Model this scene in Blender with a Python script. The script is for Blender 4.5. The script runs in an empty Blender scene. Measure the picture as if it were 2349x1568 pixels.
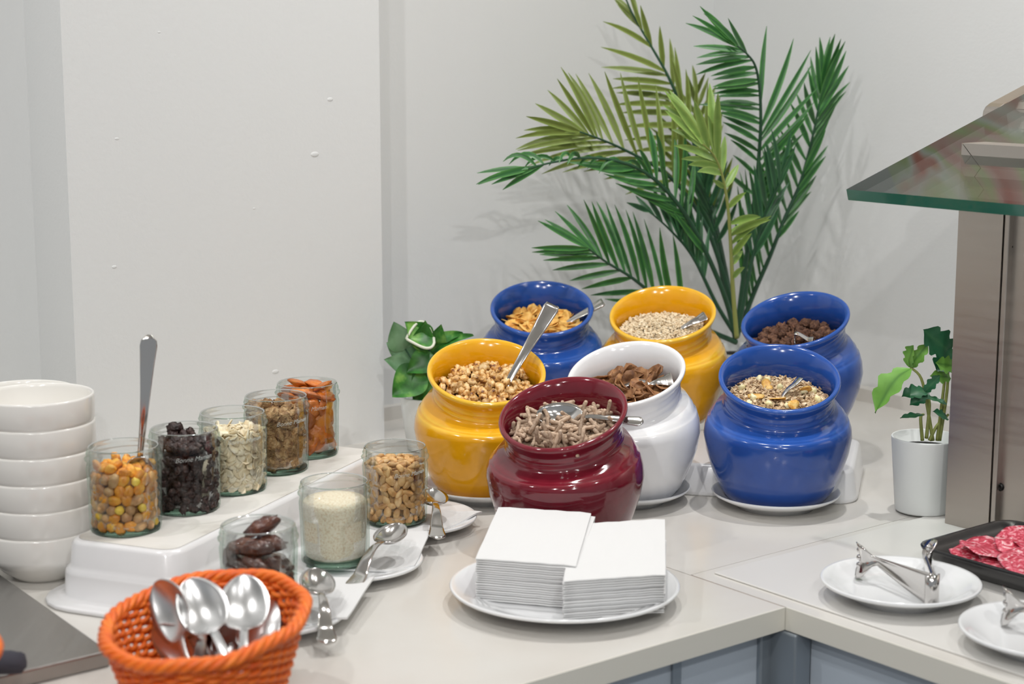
import bpy, math, random
from mathutils import Vector, Matrix, Euler, noise
random.seed(7)
S = bpy.context.scene
COL = S.collection
R = math.radians
PI = math.pi
# ------------------------------------------------------------------ camera, world, lights, exposure
CT = 0.90                                   # counter height above the floor
EYE = CT + 0.60
FPX, PIT = 4000.0, R(10)
cam = bpy.data.cameras.new('camera'); camo = bpy.data.objects.new('camera', cam); COL.objects.link(camo)
camo.location = (0, 0, EYE); camo.rotation_euler = (R(80), 0, 0)
cam.sensor_width = 36; cam.lens = FPX / 2349 * 36; cam.clip_start = .05; cam.clip_end = 60
cam.dof.use_dof = True; cam.dof.focus_distance = 2.2; cam.dof.aperture_fstop = 5.6
S.camera = camo
S.view_settings.view_transform = 'Standard'; S.view_settings.look = 'None'
S.view_settings.gamma = 1; S.view_settings.use_curve_mapping = False
S.view_settings.exposure = -0.52
S.cycles.use_denoising = True
S.cycles.transparent_max_bounces = 24; S.cycles.max_bounces = 9; S.cycles.diffuse_bounces = 4; S.cycles.glossy_bounces = 4
S.cycles.caustics_reflective = False; S.cycles.caustics_refractive = False
wd = bpy.data.worlds.new('world'); S.world = wd; wd.use_nodes = True
wd.node_tree.nodes['Background'].inputs[0].default_value = (.91, .96, 1.0, 1)
wd.node_tree.nodes['Background'].inputs[1].default_value = .50
CEIL = 2.55
LAMPS = [(.50, 2.15, 7.0), (.05, 2.05, 5.0), (-1.0, 1.60, 6.0), (.28, .75, 3), (1.15, 1.0, 4), (-.60, .10, 9), (.50, -.5, 10), (-.3, -1.3, 10)]
for lx, ly, pw in LAMPS:
    l = bpy.data.lights.new('down_and_fill_lamp', 'AREA'); l.shape = 'DISK'; l.size = .05; l.energy = pw
    l.color = (1, .985, .97); l.spread = R(130)
    o = bpy.data.objects.new('down_and_fill_lamp', l); o.location = (lx, ly, CEIL - .012); COL.objects.link(o)
    if ly < .5: o.rotation_euler = (Vector((.15, 2.4, 1.2)) - o.location).to_track_quat('-Z', 'Y').to_euler()   # unseen front lamps, added and aimed to brighten walls and upright faces

# ------------------------------------------------------------------ coordinates
def at(px, py, z=0.0):
    """point seen at pixel (px,py) lying at height z above the counter"""
    a = (px - 1174.5) / FPX; b = (py - 784) / FPX
    d = Vector((a, math.cos(PIT) - b * math.sin(PIT), -math.sin(PIT) - b * math.cos(PIT)))
    return Vector((0, 0, EYE)) + d * ((z + CT - EYE) / d.z)
def atY(px, py, Y):
    a = (px - 1174.5) / FPX; b = (py - 784) / FPX
    d = Vector((a, math.cos(PIT) - b * math.sin(PIT), -math.sin(PIT) - b * math.cos(PIT)))
    return Vector((0, 0, EYE)) + d * (Y / d.y)
TH = R(38.5)
U = Vector((math.cos(TH), math.sin(TH), 0)); WV = Vector((-math.sin(TH), math.cos(TH), 0))
CO = Vector((.291, 1.777, CT))
def ab(a, b, z=0.0): return CO + U * a + WV * b + Vector((0, 0, z))

# ------------------------------------------------------------------ materials
def mat(name, color=(.8, .8, .8), rough=.5, metal=0, coat=0, spec=.5, bump=None, vary=None, extra=None):
    m = bpy.data.materials.new(name); m.use_nodes = True
    nt = m.node_tree; bs = nt.nodes['Principled BSDF']
    bs.inputs['Base Color'].default_value = (*color, 1); bs.inputs['Roughness'].default_value = rough
    bs.inputs['Metallic'].default_value = metal; bs.inputs['Coat Weight'].default_value = coat
    bs.inputs['Coat Roughness'].default_value = .03; bs.inputs['Specular IOR Level'].default_value = spec
    tc = nt.nodes.new('ShaderNodeTexCoord')
    if bump:
        sc, st, dist = bump[:3]
        n = nt.nodes.new('ShaderNodeTexNoise'); n.inputs['Scale'].default_value = sc; n.inputs['Detail'].default_value = 4
        b = nt.nodes.new('ShaderNodeBump'); b.inputs['Strength'].default_value = st; b.inputs['Distance'].default_value = dist
        nt.links.new(tc.outputs['Object'], n.inputs['Vector']); nt.links.new(n.outputs['Fac'], b.inputs['Height'])
        nt.links.new(b.outputs['Normal'], bs.inputs['Normal'])
    if vary:                                   # (scale, [(pos, colour), ...])
        sc, stops = vary[:2]
        n = nt.nodes.new('ShaderNodeTexNoise'); n.inputs['Scale'].default_value = sc; n.inputs['Detail'].default_value = 5
        cr = nt.nodes.new('ShaderNodeValToRGB'); el = cr.color_ramp.elements
        while len(el) < len(stops): el.new(.5)
        for e, (p, c) in zip(el, stops): e.position = p; e.color = (*c, 1)
        oi = nt.nodes.new('ShaderNodeObjectInfo'); add = nt.nodes.new('ShaderNodeVectorMath'); add.operation = 'ADD'
        mul = nt.nodes.new('ShaderNodeVectorMath'); mul.operation = 'SCALE'; mul.inputs['Scale'].default_value = 17
        nt.links.new(oi.outputs['Random'], mul.inputs[0]); nt.links.new(tc.outputs['Object'], add.inputs[0]); nt.links.new(mul.outputs[0], add.inputs[1])
        nt.links.new(add.outputs[0], n.inputs['Vector']); nt.links.new(n.outputs['Fac'], cr.inputs['Fac'])
        last = cr.outputs['Color']
        if len(vary) > 2:                      # brightness varies piece by piece
            mr = nt.nodes.new('ShaderNodeMapRange'); mr.inputs['To Min'].default_value = vary[2]; mr.inputs['To Max'].default_value = vary[3]
            hs = nt.nodes.new('ShaderNodeHueSaturation')
            nt.links.new(oi.outputs['Random'], mr.inputs['Value']); nt.links.new(mr.outputs[0], hs.inputs['Value'])
            nt.links.new(last, hs.inputs['Color']); last = hs.outputs['Color']
        nt.links.new(last, bs.inputs['Base Color'])
    if extra: extra(nt, bs, tc)
    return m
def attr_mix(c0, c1, dv=.25):
    def f(nt, bs, tc):
        a = nt.nodes.new('ShaderNodeAttribute'); a.attribute_name = 'mark'
        mx = nt.nodes.new('ShaderNodeMix'); mx.data_type = 'RGBA'
        mx.inputs[6].default_value = (*c0, 1); mx.inputs[7].default_value = (*c1, 1)
        n = nt.nodes.new('ShaderNodeTexNoise'); n.inputs['Scale'].default_value = 60
        hs = nt.nodes.new('ShaderNodeHueSaturation'); mr = nt.nodes.new('ShaderNodeMapRange')
        mr.inputs['To Min'].default_value = 1 - dv; mr.inputs['To Max'].default_value = 1 + dv
        nt.links.new(tc.outputs['Object'], n.inputs['Vector']); nt.links.new(n.outputs['Fac'], mr.inputs['Value']); nt.links.new(mr.outputs[0], hs.inputs['Value'])
        nt.links.new(a.outputs['Fac'], mx.inputs[0]); nt.links.new(mx.outputs[2], hs.inputs['Color']); nt.links.new(hs.outputs['Color'], bs.inputs['Base Color'])
    return f
def brushed(sc):
    def f(nt, bs, tc):
        mp = nt.nodes.new('ShaderNodeMapping'); mp.inputs['Scale'].default_value = sc
        n = nt.nodes.new('ShaderNodeTexNoise'); n.inputs['Scale'].default_value = 6; n.inputs['Detail'].default_value = 6
        mr = nt.nodes.new('ShaderNodeMapRange'); mr.inputs['To Min'].default_value = .22; mr.inputs['To Max'].default_value = .5
        b = nt.nodes.new('ShaderNodeBump'); b.inputs['Strength'].default_value = .12; b.inputs['Distance'].default_value = .0006
        nt.links.new(tc.outputs['Object'], mp.inputs[0]); nt.links.new(mp.outputs[0], n.inputs['Vector'])
        nt.links.new(n.outputs['Fac'], mr.inputs['Value']); nt.links.new(mr.outputs[0], bs.inputs['Roughness'])
        nt.links.new(n.outputs['Fac'], b.inputs['Height']); nt.links.new(b.outputs['Normal'], bs.inputs['Normal'])
    return f
def glassmat(name, clear=(.985, .995, .99), edge=(.55, .74, .62), rough=.03, k=1.0, frmax=.9):
    m = bpy.data.materials.new(name); m.use_nodes = True; nt = m.node_tree; nt.nodes.clear()
    out = nt.nodes.new('ShaderNodeOutputMaterial'); mix = nt.nodes.new('ShaderNodeMixShader')
    tr = nt.nodes.new('ShaderNodeBsdfTransparent'); gl = nt.nodes.new('ShaderNodeBsdfGlossy'); gl.inputs['Roughness'].default_value = rough
    fr = nt.nodes.new('ShaderNodeFresnel'); fr.inputs['IOR'].default_value = 1.5
    lw = nt.nodes.new('ShaderNodeLayerWeight'); lw.inputs['Blend'].default_value = .5
    pw = nt.nodes.new('ShaderNodeMath'); pw.operation = 'POWER'; pw.inputs[1].default_value = 5
    mx = nt.nodes.new('ShaderNodeMix'); mx.data_type = 'RGBA'; mx.inputs[6].default_value = (*clear, 1); mx.inputs[7].default_value = (*edge, 1)
    mul = nt.nodes.new('ShaderNodeMath'); mul.operation = 'MULTIPLY'; mul.inputs[1].default_value = k
    mn = nt.nodes.new('ShaderNodeMath'); mn.operation = 'MINIMUM'; mn.inputs[1].default_value = frmax
    nt.links.new(lw.outputs['Facing'], pw.inputs[0]); nt.links.new(pw.outputs[0], mx.inputs[0]); nt.links.new(mx.outputs[2], tr.inputs['Color'])
    nt.links.new(fr.outputs[0], mul.inputs[0]); nt.links.new(mul.outputs[0], mn.inputs[0]); nt.links.new(mn.outputs[0], mix.inputs[0])
    nt.links.new(tr.outputs[0], mix.inputs[1]); nt.links.new(gl.outputs[0], mix.inputs[2]); nt.links.new(mix.outputs[0], out.inputs[0])
    return m
M = {}
M['wall'] = mat('painted_plaster', (.72, .728, .722), .6, bump=(170, .25, .0012))
M['ceiling'] = mat('ceiling_paint', (.8, .8, .78), .8)
M['floor'] = mat('floor_vinyl', (.22, .18, .14), .5)
M['counter'] = mat('counter_laminate', (.78, .75, .69), .22, vary=(9, [(.35, (.63, .603, .56)), (.65, (.655, .637, .60))]), bump=(300, .03, .0004))
M['counter_edge'] = mat('counter_edging', (.70, .68, .61), .35)
M['mat'] = mat('white_sheet', (.68, .665, .635), .18)
M['joint'] = mat('dirty_joint', (.33, .27, .24), .7)
M['cabinet'] = mat('blue_grey_panel', (.47, .53, .60), .45)
M['alu'] = mat('anodised_aluminium', (.30, .34, .38), .4, .6)
M['yellow'] = mat('yellow_glaze', (.8, .4, .02), .14, coat=.25, extra=attr_mix((.76, .35, .004), (.88, .54, .05), .1))
M['blue'] = mat('blue_glaze', (.03, .09, .33), .14, coat=.25, extra=attr_mix((.016, .066, .30), (.03, .105, .42), .12))
M['maroon'] = mat('maroon_glaze', (.12, .01, .02), .1, coat=.35, extra=attr_mix((.13, .007, .016), (.19, .014, .026)))
M['white'] = mat('white_glaze', (.76, .76, .77), .12, coat=.6, extra=attr_mix((.77, .775, .79), (.84, .84, .84), .02))
M['china'] = mat('white_china', (.80, .81, .82), .12, coat=.4)
M['bowl'] = mat('cream_white_china', (.80, .78, .74), .15, coat=.4)
M['melamine'] = mat('white_melamine', (.77, .765, .77), .25, coat=.2)
M['stained'] = mat('stained_ceramic_top', (.7, .68, .64), .55, vary=(14, [(.25, (.45, .42, .38)), (.42, (.70, .68, .63)), (.6, (.78, .76, .72))]), bump=(60, .4, .001))
M['steel'] = mat('polished_steel', (.62, .60, .58), .12, 1)
M['steel_worn'] = mat('worn_spoon_steel', (.66, .66, .66), .3, 1, bump=(260, .12, .0003))
M['brushed'] = mat('brushed_steel', (.50, .46, .42), .35, 1, extra=brushed((1, 1, 18)))
M['sheet'] = mat('brushed_steel_sheet', (.37, .36, .345), .42, 1, extra=brushed((14, 1, 1)))
M['dark_metal'] = mat('dark_screw', (.03, .03, .03), .4, .8)
M['black'] = mat('black_melamine', (.012, .012, .014), .2, coat=.3)
M['darkwin'] = mat('dark_plate', (.03, .035, .02), .2)
M['glass'] = glassmat('jar_glass', k=.42, frmax=.5)
M['pane'] = glassmat('guard_glass', (.95, .985, .965), (.85, .93, .89), .0, k=1.05)
M['glass_green'] = mat('green_glass_edge', (.005, .11, .075), .12, coat=.5)
M['base_glass'] = glassmat('thick_base_glass', (.62, .80, .70), (.16, .36, .26), .05, k=1.2)
M['napkin'] = mat('paper_napkin', (.72, .72, .718), .85, spec=.2, bump=(900, .3, .0004))
M['sugar'] = mat('pale_sugar', (.76, .70, .58), .8, vary=(420, [(.3, (.70, .54, .36)), (.5, (.84, .75, .57)), (.75, (.90, .83, .69))]), bump=(900, .8, .001))
M['wicker'] = mat('orange_wicker', (.8, .16, .02), .45, vary=(40, [(.3, (.72, .10, .008)), (.7, (.93, .22, .02))]), bump=(300, .4, .0008))
M['cloth'] = mat('dark_cloth', (.045, .045, .06), .9, bump=(500, .5, .0008))
M['soil'] = mat('dark_soil', (.01, .01, .01), 1)
M['pot'] = mat('white_pot', (.70, .72, .71), .45)
M['leaf_olive'] = mat('olive_leaf', rough=.4, extra=attr_mix((.13, .17, .025), (.26, .36, .08)))
M['leaf_green'] = mat('green_leaf', rough=.38, extra=attr_mix((.020, .105, .026), (.09, .29, .06)))
M['leaf_deep'] = mat('deep_green_leaf', rough=.4, extra=attr_mix((.020, .085, .035), (.06, .20, .07)))
M['leaf_lime'] = mat('light_green_leaf', rough=.4, extra=attr_mix((.16, .28, .05), (.32, .46, .11)))
M['stem'] = mat('green_stem', (.02, .075, .035), .45)
M['stem_pale'] = mat('pale_green_stem', (.27, .30, .08), .5)
M['varieg'] = mat('variegated_leaf', rough=.4, vary=(38, [(.38, (.015, .10, .012)), (.52, (.04, .20, .025)), (.66, (.20, .42, .08))]))
M['varieg_pale'] = mat('grey_green_leaf_back', rough=.5, vary=(30, [(.4, (.10, .24, .10)), (.65, (.22, .38, .22))]))
M['cream_edge'] = mat('cream_leaf_margin', (.75, .78, .65), .5)
M['philo'] = mat('matt_green_leaf', rough=.45, extra=attr_mix((.012, .10, .04), (.03, .13, .05)))
M['philo_lime'] = mat('bright_lobed_leaf', rough=.45, extra=attr_mix((.14, .33, .05), (.07, .2, .03)))
def food(name, stops, sc=120, rough=.6, b=(260, .6, .0012), lo=.8, hi=1.2, coat=0):
    return mat(name, stops[1][1], rough, coat=coat, vary=(sc, stops, lo, hi), bump=b)
M['wheat'] = food('puffed_wheat', [(.34, (.16, .05, .010)), (.46, (.62, .33, .09)), (.6, (.84, .60, .30))], 150, .35, coat=.25)
M['bran'] = food('bran_stick', [(.3, (.30, .20, .13)), (.5, (.47, .34, .24)), (.7, (.58, .45, .34))], 300, .8)
M['cornflake'] = food('corn_flake', [(.3, (.55, .22, .03)), (.5, (.82, .46, .10)), (.7, (.88, .62, .22))], 90, .5)
M['branflake'] = food('bran_flake', [(.3, (.13, .05, .02)), (.5, (.27, .12, .045)), (.7, (.40, .21, .09))], 110, .6)
M['choc'] = food('chocolate_puff', [(.3, (.05, .02, .01)), (.5, (.13, .055, .03)), (.7, (.24, .12, .06))], 220, .75, (350, 1, .003))
M['oat'] = mat('oat_flakes', (.8, .68, .5), .75, vary=(200, [(.3, (.58, .42, .25)), (.5, (.80, .68, .48)), (.7, (.88, .80, .64))]))
M['muesli'] = mat('muesli_flakes', (.6, .45, .3), .75, vary=(160, [(.28, (.14, .07, .04)), (.42, (.42, .27, .15)), (.55, (.70, .54, .34)), (.7, (.85, .74, .55))]))
M['hazel'] = food('pale_muesli_lump', [(.3, (.78, .64, .28)), (.5, (.86, .78, .45)), (.7, (.90, .86, .60))], 90)
M['peanut'] = food('roasted_peanut', [(.3, (.40, .18, .05)), (.5, (.62, .35, .13)), (.7, (.76, .50, .24))], 80, .45, coat=.2)
M['corn_nut'] = food('orange_corn_nut', [(.3, (.55, .17, .02)), (.5, (.78, .32, .03)), (.7, (.85, .50, .07))], 70, .4, coat=.2)
M['tan_nut'] = food('tan_nut', [(.3, (.32, .15, .06)), (.5, (.52, .30, .13)), (.7, (.64, .42, .20))], 60, .45, coat=.2)
M['chick'] = food('yellow_chickpea', [(.3, (.80, .45, .03)), (.5, (.88, .60, .06)), (.7, (.90, .68, .15))], 60, .45)
M['raisin'] = food('dark_raisin', [(.3, (.012, .006, .006)), (.5, (.035, .016, .014)), (.7, (.075, .038, .03))], 180, .4, (220, 1, .003))
M['almond'] = food('almond_flake', [(.3, (.72, .55, .32)), (.5, (.88, .76, .54)), (.7, (.92, .85, .70))], 70, .5, lo=.95, hi=1.1)
M['walnut'] = food('walnut_piece', [(.3, (.20, .09, .035)), (.5, (.42, .24, .10)), (.7, (.62, .42, .22))], 130, .5, (300, 1, .004))
M['apricot'] = food('dried_apricot', [(.3, (.30, .06, .006)), (.5, (.55, .14, .012)), (.7, (.72, .24, .03))], 40, .35, (120, .8, .003), coat=.3)
M['date'] = food('sticky_date', [(.3, (.030, .008, .004)), (.5, (.075, .02, .010)), (.7, (.15, .05, .02))], 60, .22, (120, 1, .003), coat=.5)
M['dark_fill'] = mat('painted_shade_fill', (.05, .025, .012), .8)  # near-black brown paints in the shade between cereal pieces
def marble(nt, bs, tc):
    v = nt.nodes.new('ShaderNodeTexNoise'); v.inputs['Scale'].default_value = 95; v.inputs['Detail'].default_value = 3; v.inputs['Distortion'].default_value = 1.6
    cr = nt.nodes.new('ShaderNodeValToRGB'); el = cr.color_ramp.elements; el.new(.5); el.new(.5)
    for e, (p, c) in zip(el, [(.36, (.42, .02, .045)), (.50, (.66, .07, .12)), (.58, (.80, .24, .30)), (.68, (.88, .62, .62))]): e.position = p; e.color = (*c, 1)
    nt.links.new(tc.outputs['Object'], v.inputs['Vector']); nt.links.new(v.outputs['Fac'], cr.inputs['Fac']); nt.links.new(cr.outputs['Color'], bs.inputs['Base Color'])
M['salami'] = mat('marbled_salami', rough=.4, extra=marble, bump=(160, .5, .001))
M['rind'] = mat('salami_rim', (.62, .03, .05), .4)
def poster(nt, bs, tc):
    v = nt.nodes.new('ShaderNodeTexNoise'); v.inputs['Scale'].default_value = 3.2; v.inputs['Detail'].default_value = 1.5; v.inputs['Distortion'].default_value = 2
    cr = nt.nodes.new('ShaderNodeValToRGB'); el = cr.color_ramp.elements
    for _ in range(3): el.new(.5)
    for e, (p, c) in zip(el, [(.3, (.60, .12, .10)), (.42, (.80, .50, .45)), (.5, (.60, .72, .35)), (.6, (.85, .88, .78)), (.72, (.75, .25, .2))]): e.position = p; e.color = (*c, 1)
    nt.links.new(tc.outputs['Object'], v.inputs['Vector']); nt.links.new(v.outputs['Fac'], cr.inputs['Fac']); nt.links.new(cr.outputs['Color'], bs.inputs['Base Color'])
M['poster'] = mat('printed_poster', rough=.4, extra=poster)
M['stud'] = mat('emboss_highlight_tint', (.80, .85, .82), .15); M['stud'].node_tree.nodes['Principled BSDF'].inputs['Alpha'].default_value = .4  # pale half-clear tint paints in the highlights along the raised letters

# ------------------------------------------------------------------ mesh helpers
class MB:
    def __init__(s): s.v = []; s.f = []; s.m = []; s.k = []
    def add(s, vs, fs, mark=None, mi=0):
        o = len(s.v); s.v += [tuple(x) for x in vs]; s.f += [tuple(i + o for i in f) for f in fs]
        s.k += (list(mark) if mark is not None else [0.0] * len(vs)); s.m += [mi] * len(fs)
    def grid(s, rows, closed=True, cap0=False, cap1=False, marks=None, mi=0):
        n = len(rows[0]); vs = [p for r in rows for p in r]; fs = []
        for i in range(len(rows) - 1):
            for j in range(n if closed else n - 1):
                j2 = (j + 1) % n
                fs.append((i * n + j, i * n + j2, (i + 1) * n + j2, (i + 1) * n + j))
        if cap0: fs.append(tuple(range(n))[::-1])
        if cap1: fs.append(tuple((len(rows) - 1) * n + j for j in range(n)))
        s.add(vs, fs, marks, mi)
    def lathe(s, prof, n=48, cap0=False, cap1=False, mi=0):
        s.grid([[(r * math.cos(2 * PI * j / n), r * math.sin(2 * PI * j / n), z) for j in range(n)] for r, z in prof], True, cap0, cap1, mi=mi)
    def tube(s, pts, rad, n=6, closed=False, caps=True):
        pts = [Vector(p) for p in pts]; rows = []; L = len(pts); up = None
        for i, p in enumerate(pts):
            t = (pts[(i + 1) % L] - pts[i - 1]) if closed else (pts[min(i + 1, L - 1)] - pts[max(i - 1, 0)])
            t.normalize()
            if up is None: up = t.orthogonal().normalized()
            up = (up - t * up.dot(t)).normalized(); sd = t.cross(up)
            r = rad[i] if isinstance(rad, (list, tuple)) else rad
            rows.append([p + (up * math.cos(2 * PI * j / n) + sd * math.sin(2 * PI * j / n)) * r for j in range(n)])
        if closed: rows.append(rows[0])
        s.grid(rows, True, caps and not closed, caps and not closed)
    def box(s, c, sx, sy, sz, ax=None, mi=0):
        """box centred at c; ax = (x, y, z) unit axes"""
        X, Y, Z = ax or (Vector((1, 0, 0)), Vector((0, 1, 0)), Vector((0, 0, 1))); c = Vector(c)
        vs = [c + X * (sx / 2 * i) + Y * (sy / 2 * j) + Z * (sz / 2 * k) for i in (-1, 1) for j in (-1, 1) for k in (-1, 1)]
        s.add(vs, [(0, 1, 3, 2), (4, 6, 7, 5), (0, 4, 5, 1), (2, 3, 7, 6), (0, 2, 6, 4), (1, 5, 7, 3)], mi=mi)
    def prism(s, poly, z0, z1, fn=None, mi=0):
        """extrude polygon [(x,y)] from z0 to z1; fn maps (x,y,z)->point"""
        fn = fn or (lambda x, y, z: (x, y, z)); n = len(poly)
        vs = [fn(x, y, z0) for x, y in poly] + [fn(x, y, z1) for x, y in poly]
        s.add(vs, [tuple(range(n))[::-1], tuple(range(n, 2 * n))] + [(i, (i + 1) % n, n + (i + 1) % n, n + i) for i in range(n)], mi=mi)
    def mesh(s, name, mats, smooth=True):
        me = bpy.data.meshes.new(name); me.from_pydata(s.v, [], s.f)
        for m in (mats if isinstance(mats, (list, tuple)) else [mats]): me.materials.append(m)
        if any(s.m): me.polygons.foreach_set('material_index', s.m)
        if any(s.k):
            a = me.attributes.new('mark', 'FLOAT', 'POINT'); a.data.foreach_set('value', s.k)
        me.polygons.foreach_set('use_smooth', [smooth] * len(me.polygons)); me.update()
        return me
def link(name, me, parent=None, loc=None, rot=None, mx=None):
    o = bpy.data.objects.new(name, me); COL.objects.link(o)
    if parent is not None: o.parent = parent
    if loc is not None: o.location = loc
    if rot is not None: o.rotation_euler = rot
    if mx is not None: o.matrix_world = mx
    return o
def obj(name, mb, m, parent=None, smooth=True, **k): return link(name, mb.mesh(name, m, smooth), parent, **k)
def bevel(o, w, seg=2):
    b = o.modifiers.new('bevel', 'BEVEL'); b.width = w; b.segments = seg; b.limit_method = 'ANGLE'; b.angle_limit = R(40)
    for p in o.data.polygons: p.use_smooth = False
    return o
def tag(o, label, cat, group=None, kind=None):
    if kind: o['kind'] = kind
    if label: o['label'] = label
    if cat: o['category'] = cat
    if group: o['group'] = group
    return o
def thing(name, label, cat, loc=(0, 0, 0), rot=(0, 0, 0), group=None):
    o = bpy.data.objects.new(name, None); o.empty_display_size = .02; COL.objects.link(o); o.location = loc; o.rotation_euler = rot
    return tag(o, label, cat, group)
def copy_tree(o, parent=None):
    c = o.copy(); COL.objects.link(c)
    if parent is not None: c.parent = parent
    for ch in list(o.children): copy_tree(ch, c)
    return c
def struct(name, mb, m, label=None, parent=None, **k):
    o = obj(name, mb, m, parent, smooth=False, **k); o['kind'] = 'structure'
    if label: o['label'] = label
    return o
def prof_round(pts, r=.3):
    return pts
ZU = Vector((0, 0, 1))
ROOM = (U, WV, ZU)

# ------------------------------------------------------------------ the room
def wall_box(name, a0, a1, b0, b1, z0, z1, m, label=None):
    mb = MB(); mb.box(ab((a0 + a1) / 2, (b0 + b1) / 2, (z0 + z1) / 2), a1 - a0, b1 - b0, z1 - z0, ROOM)
    return struct(name, mb, m, label)
wall_box('wall_back', -3.2, 1.12, 1.03, 1.15, -CT, CEIL - CT, M['wall'], 'white painted back wall behind the palm')
wall_box('wall_right', .905, 1.03, -2.5, 1.03, -CT, CEIL - CT, M['wall'], 'white painted side wall beyond the steel post')
pn = wall_box('wall_left', -.378, .111, .916, 1.03, -CT, CEIL - CT, M['wall'], 'projecting white plastered pier behind the glass jars')
wall_box('floor', -3.2, .905, -3.0, 1.03, -CT - .05, -CT, M['floor'])
wall_box('ceiling', -3.2, .905, -3.0, 1.03, CEIL - CT, CEIL - CT + .05, M['ceiling'])
wall_box('baseboard_right', .885, .905, -1.2, 1.03, 0, .022, M['counter'], 'low cream upstand where counter meets the wall')
wall_box('baseboard_back', .111, .885, 1.015, 1.03, 0, .022, M['counter'], 'low cream upstand under the back wall')
# paint drips and lumps on the pier
for px, py, rr in [(722, 354, .0055), (757, 228, .004), (262, 612, .003), (632, 852, .0045), (268, 318, .0025), (365, 74, .002), (583, 478, .002)]:
    # ray to the pier plane b = .916
    a_ = (px - 1174.5) / FPX; b_ = (py - 784) / FPX
    d = Vector((a_, math.cos(PIT) - b_ * math.sin(PIT), -math.sin(PIT) - b_ * math.cos(PIT)))
    o0 = Vector((0, 0, EYE)); t = (.916 - (o0 - CO).dot(WV)) / d.dot(WV); p = o0 + d * t
    mb = MB(); rows = []
    for i in range(5):
        ph = i / 4 * PI / 2
        rows.append([p + (U * math.cos(2 * PI * j / 10) * 1.3 + ZU * math.sin(2 * PI * j / 10) * .7) * rr * math.cos(ph) - WV * (rr * .22 * math.sin(ph)) for j in range(10)])
    mb.grid(rows); q = obj('paint_blob', mb, M['wall'], pn)

# downlight fittings on the ceiling, drawn at the added front fill lamps too
dl = None
for i, (lx, ly, _) in enumerate(LAMPS):
    if dl is None:
        mb = MB(); mb.lathe([(.036, .0), (.050, -.004), (.052, .0), (.052, .004)], 28, cap1=True)
        dlm = mb.mesh('ceiling_downlight', M['china'])
    o = link('ceiling_downlight', dlm, loc=(lx, ly, CEIL - .004))
    tag(o, 'round recessed downlight in the ceiling, front ones added as fill light', 'ceiling light', 'downlights over the buffet')

# picture high on the side wall, mirrored in the guard glass
mb = MB(); mb.box(ab(.898, .10, .97), .012, 1.3, .50, ROOM)
tag(obj('wall_picture', mb, M['poster'], smooth=False), 'red and green printed picture on the wall, mirrored in the sneeze guard glass', 'picture')

# ------------------------------------------------------------------ counter
cn = thing('buffet_counter', 'cream corner counter with pale edging and blue grey cabinet panels below', 'counter', ab(0, 0, -CT))
inv = Vector(cn.location)
def cpart(name, a0, a1, b0, b1, z0, z1, m, bv=.0):
    mb = MB(); mb.box(ab((a0 + a1) / 2, (b0 + b1) / 2, (z0 + z1) / 2) - inv, a1 - a0, b1 - b0, z1 - z0, ROOM)
    o = obj(name, mb, m, cn, smooth=False)
    if bv: bevel(o, bv, 2)
    return o
cpart('counter_slab', -2.2, -.0006, .002, 1.03, -.024, 0, M['counter'])
cpart('counter_slab', .0006, .885, .1454, 1.03, -.024, 0, M['counter'])
cpart('counter_slab', .002, .885, -1.3, .1446, -.024, 0, M['counter'])
cpart('joint_bed', -.003, .885, .1425, .1475, -.02, -.0008, M['joint'])
cpart('joint_bed', -.004, .004, .002, 1.02, -.02, -.0007, M['joint'])
cpart('edging', -2.2, -.0004, .0, .002, -.0245, .0003, M['counter_edge'])
cpart('edging', .0, .002, -1.3, .0, -.0245, .0003, M['counter_edge'])
sh = cpart('white_overlay_sheet', .024, .62, -1.28, .131, .0002, .0022, M['mat'], .001)
cpart('cabinet_panel', -2.2, -.145, .022, .04, -CT, -.026, M['cabinet'])
cpart('cabinet_panel', -.135, -.018, .022, .04, -CT, -.026, M['cabinet'])
cpart('cabinet_panel', .022, .04, -1.3, -.018, -CT, -.026, M['cabinet'])
cpart('cabinet_strip', -.146, -.134, .019, .03, -CT, -.026, M['alu'])
cpart('corner_post', -.019, .003, .016, .04, -CT, -.0255, M['alu'], .002)
cpart('corner_post', -.004, .021, -.019, .02, -CT, -.0255, M['alu'], .002)
cpart('toe_board', -2.2, .88, .045, 1.0, -CT, -.03, M['cabinet'])

# steel sheet, lower left
mb = MB()
pl = [(-1.45, .285), (-.640, .285), (-.625, .62), (-.62, .80), (-1.45, .80)]
mb.prism(pl, 0, .016, lambda x, y, z: ab(x, y, z) - ab(-1, .5, 0))
st = obj('steel_counter_plate', mb, M['sheet'], smooth=False, loc=ab(-1, .5, 0)); bevel(st, .002, 2)
tag(st, 'grey brushed steel plate lying flat beside the orange basket', 'metal plate')

# ------------------------------------------------------------------ ceramic cereal jars
JPROF = [(.055, 0), (.063, .003), (.0715, .014), (.0825, .038), (.0905, .062), (.0945, .085), (.093, .098), (.0905, .105),
         (.0895, .1075), (.0865, .1095), (.0855, .113), (.0825, .1155), (.0795, .119), (.0725, .1215), (.070, .125), (.0695, .129),
         (.0705, .1315), (.0695, .134), (.0690, .138), (.0705, .141), (.0700, .144), (.0718, .149), (.0755, .1545), (.0772, .158), (.0770, .1605), (.0752, .1618),
         (.0725, .1612), (.0700, .158), (.0672, .150), (.0655, .140), (.0655, .128), (.074, .115), (.082, .10), (.085, .08), (.078, .04), (.062, .012)]
MARK = [0, 0, 0, 0, 0, 0, .1, .8, .9, .2, .9, .4, .2, .1, .1, .2, .9, .2, .1, .8, .2, .1, .2, .5, .9, .8, .4, .2, 0, 0, 0, 0, 0, 0, 0, 0]
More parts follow.
